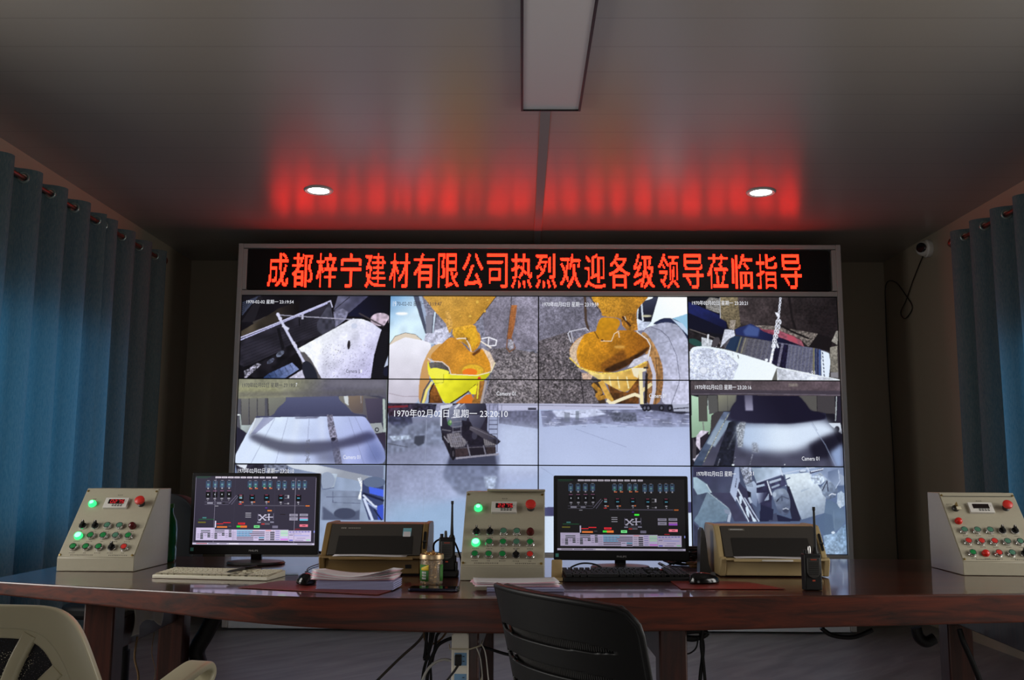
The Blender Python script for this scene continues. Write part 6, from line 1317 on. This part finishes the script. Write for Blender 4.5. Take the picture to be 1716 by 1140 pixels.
def ring(name, k0, k1, t0, t1, b0, b1, r0, r1, dy, thick):
    A, B = outl(k0, t0, b0, r0), outl(k1, t1, b1, r1); m = len(A)
    V = [(lambda p: (p[0], p[1]+dy, p[2]))(P2(x, z)) for x, z in A+B]
    return MB().add(V, [(i, (i+1) % m, m+(i+1) % m, m+i) for i in range(m)]).build(name, 'creamframe', t, solid=thick, bevel=.004, seg=3, smooth=50)
ring('outer_frame', 0, .041, 0, .036, .50, .455, .024, .03, 0, .02)
ring('inner_frame', .037, .062, .032, .052, .46, .43, .032, .022, .006, .016)
for s in (-1, 1):
    for q in ([(.118, ZT2-.045), (.092, ZT2-.10), (.074, ZT2-.16), (.064, ZT2-.26), (.062, ZT2-.43)], [(.163, ZT2-.10), (.128, ZT2-.14), (.106, ZT2-.20), (.094, ZT2-.30), (.09, ZT2-.43)], [(.186, ZT2-.19), (.154, ZT2-.22), (.132, ZT2-.28), (.12, ZT2-.43)]):
        b = MB(); b.sweep(smooth_path([(lambda p: (p[0], p[1]+.002, p[2]))(P2(s*x, z)) for x, z in q], 5), rrect(.024, .014, .005, 3), (0, 1, .1)); b.build('rib', 'creamframe', t, smooth=60)
MB().grid(lambda u, v: (lambda p: (p[0], p[1]+.022, p[2]))(P2((u-.5)*2*hwid(.43-.385*v, .045), ZT2-.43+.385*v)), 24, 24).build('mesh', 'net', t)
chair_base(t)
for s in (-1, 1):
    b = MB(); arm = smooth_path([(s*.235, .10, .690), (s*.228, .22, .708), (s*.216, .33, .722), (s*.208, .375, .716), (s*.206, .382, .696), (s*.208, .34, .672), (s*.22, .24, .62), (s*.23, .17, .54), (s*.22, .16, .452)], 6)
    b.sweep(arm, rrect(.05, .016, .006, 4), (s, 0, 0) if False else (1, 0, 0)); 
    b2 = MB(); b2.sweep(arm, rrect(.016, .05, .006, 4), (1, 0, 0)); b2.build('armrest', 'creamframe', t, smooth=60)
    b3 = MB(); b3.sweep(smooth_path([(s*.235, .10, .690), (s*.24, .07, .65), (s*.235, .1, .55), (s*.22, .16, .452)], 6), rrect(.018, .04, .006, 4), (1, 0, 0)); b3.build('arm_support', 'creamframe', t, smooth=60)
b = MB(); sweepbox(b, [(0, .2, .425), (0, .08, .42), (0, .11, .46)], .09, .025, (1, 0, 0)); b.build('back_support', 'creamframe', t)

# ------------------------------------------------------------------ below the desk: power strip, leads, rag
t = thing('power_strip', 'white power strip tied upright to the middle desk leg', 'power strip', (-.182, 2.947, .16))
M['stripwhite'] = mat('cream white strip casing', (246, 240, 224), .4)
MB().prism(rrect(.05, .45, .01, 4, 0, .235), -.014, .018, 'Y').build('casing', 'stripwhite', t, bevel=.003)
for k, z in enumerate((.385, .325)): 
    f = MB().box((.002, -.0145, z), (.036, .002, .036)).build('socket', 'socketblue', t)
    MB().box((.011, -.016, z+.008), (.006, .0012, .002)).box((.011, -.016, z-.006), (.006, .0012, .002)).build('socket_slots', 'black', f)
t = thing('plug', 'black plug in the blue socket of the power strip', 'plug', (-.186, 2.9305, .545))
MB().box((0, -.012, 0), (.02, .022, .03)).build('body', 'black', t, bevel=.003); MB().tube([(0, -.012, -.015), (-.010, -.014, -.03), (-.034, -.012, -.06), (-.038, -.005, -.3)], .0035).build('lead', 'cable', t)
t = thing('charger_plug', 'white charger plug with a white cable in the power strip', 'plug', (-.182, 2.9325, .46))
MB().box((0, -.022, 0), (.05, .042, .032)).build('body', 'stripwhite', t, bevel=.006); MB().tube([(.004, -.044, -.004), (.004, -.05, -.06), (-.002, -.04, -.2)], .003).build('lead', 'whitecable', t)
t = thing('charger_plug', 'square white adapter below the other white plug', 'plug', (-.180, 2.9325, .41))
MB().box((0, -.02, -.004), (.052, .038, .04)).build('body', 'stripwhite', t, bevel=.003); MB().box((.0, -.0395, -.004), (.006, .001, .006)).build('port', 'black', t)
for z, l in ((.575, 'upper white cable tie round the desk leg and power strip'), (.475, 'lower white cable tie round the desk leg and power strip')):
    o = MB().tube([(-.216, 2.965, z+.006), (-.212, 2.926, z), (-.152, 2.926, z), (-.122, 2.962, z+.004), (-.118, 3.0, z+.012)], .002, 6).build('cable_tie', 'cream'); tag(o, l, 'cable tie', 'cable ties')
cable('white_cord', 'thin white cord looping beside the power strip', [(-.135, 2.955, .575), (-.122, 2.955, .54), (-.116, 2.955, .48), (-.118, 2.955, .452)], .0018, 'whitecable')
cable('white_cord', 'longer white cord hanging right of the power strip', [(-.12, 2.955, .585), (-.108, 2.95, .56), (-.1, 2.95, .5), (-.096, 2.95, .45), (-.108, 2.95, .444), (-.118, 2.955, .455)], .0018, 'whitecable')
Yc = 3.9
def hang(label, px, r, m, Y=Yc, name='hanging_cable', grp='cables hanging under the desk'): cable(name, label, [on_y(x, y, Y) for x, y in px], r, m, grp)
hang('black cable hanging under the desk, first of the bundle by the power strip', [(716, 1052), (713, 1090), (711, 1105), (718, 1092), (722, 1060), (720, 1050)], .006, 'cable')
hang('black cable hanging under the desk, longest of the bundle by the power strip', [(728, 1050), (724, 1075), (717, 1100), (710, 1125), (706, 1160)], .006, 'cable')
hang('black cable hanging under the desk, crossing its bundle by the power strip', [(713, 1050), (715, 1075), (719, 1100), (722, 1130), (722, 1165)], .005, 'cable', 3.86)
hang('black cable with a plug end curving towards the power strip', [(757, 1070), (748, 1073), (735, 1081), (727, 1095), (718, 1120), (714, 1160)], .007, 'cable', 3.83)
hang('black cable bent over at the top of the bundle by the power strip', [(752, 1052), (742, 1055), (732, 1066), (729, 1085), (724, 1110)], .006, 'cable', 3.95)
hang('tan cable looping behind the black bundle by the power strip', [(710, 1050), (711, 1068), (716, 1078), (730, 1078), (742, 1068), (751, 1055)], .004, 'tancable', 3.98)
hang('grey brown cable running down to the left under the desk', [(712, 1060), (704, 1072), (692, 1084), (676, 1098), (655, 1118), (628, 1145)], .0055, 'greycable', 4.02)
hang('white cable arching down left of the power strip', [(756, 1108), (750, 1106), (740, 1106), (726, 1113), (715, 1125), (706, 1145)], .0045, 'whitecable', 3.3)
hang('black cable stretched from the middle desk leg behind the slatted chair', [(800, 1082), (820, 1088), (850, 1097), (880, 1101), (930, 1104)], .005, 'cable', 3.3)
hang('black cables lashed up under the desk right of the slatted chair', [(1132, 1062), (1150, 1068), (1172, 1069), (1185, 1062), (1172, 1058), (1150, 1060), (1136, 1066), (1160, 1072), (1180, 1066)], .009, 'cable', 3.7)
hang('black cable twisting straight down right of the slatted chair', [(1172, 1055), (1178, 1080), (1177, 1105), (1174, 1130), (1172, 1165)], .007, 'cable', 3.7)
hang('second black cable twisted with the one right of the slatted chair', [(1178, 1055), (1175, 1080), (1178, 1105), (1181, 1135), (1183, 1165)], .006, 'cable', 3.68)
hang('black cable hanging close to the wooden leg right of the slatted chair', [(1133, 1062), (1134, 1080), (1140, 1095), (1138, 1110), (1135, 1130), (1134, 1165)], .006, 'cable', 3.7)
hang('thin black loop of cable right of the slatted chair', [(1170, 1068), (1167, 1085), (1158, 1094), (1148, 1096), (1138, 1090), (1134, 1082)], .003, 'cable', 3.66)
hang('pale cable slanting down right of the slatted chair', [(1130, 1075), (1138, 1100), (1146, 1125), (1156, 1165)], .005, 'greycable', 3.72)
hang('black cable sagging in a shallow arc under the right half of the desk', [(1376, 1052), (1390, 1063), (1412, 1068), (1435, 1067), (1462, 1056)], .009, 'cable', 3.9)
hang('black strap slanting down beside the right desk leg', [(1608, 1055), (1614, 1075), (1625, 1100), (1640, 1136), (1650, 1165)], .011, 'cable', 3.8)
hang('thick black hose bending against the right desk leg', [(1535, 1052), (1540, 1068), (1552, 1076), (1566, 1070)], .022, 'cable', 3.9)
hang('thick black hose hanging beside the left desk leg', [(368, 1015), (346, 1060), (330, 1090), (335, 1120), (332, 1165)], .034, 'blacksoft', 4.05)
def ragf(u, v):
    x = -1.315-.16*(v-.5)+.012*math.sin(u*9+v*3); y = 3.36+.26*u+.02*math.sin(v*8)
    hang = max(0, abs(v-.5)-.22)/.28
    return (-1.365-.02+(-.055 if v > .5 else .055)*min(1, abs(v-.5)/.2)-.012*math.sin(u*13+v*5)*hang*(-1 if v < .5 else 1), y, .607+.018*math.cos((v-.5)*5)+.007*math.sin(u*17+v*6)-(.045+.02*math.sin(u*6+1))*hang)
o = MB().grid(ragf, 40, 40).build('rag', 'rag', smooth=80, solid=.003)
tag(o, 'grey white rag draped over the rail of the left desk legs', 'rag')
for k, (x, y) in enumerate([(-1.335, 3.43), (-1.31, 3.52)]):
    cable('string', ['pale twisted string hanging from the rag, the thicker one', 'thin pale string hanging from the rag'][k], [(x, y, .52), (x-.005, y, .45), (x+.012, y, .38), (x-.004, y, .3), (x+.01, y, .2)], (.004, .0015)[k], 'tancable', 'strings hanging from the rag', 'string')
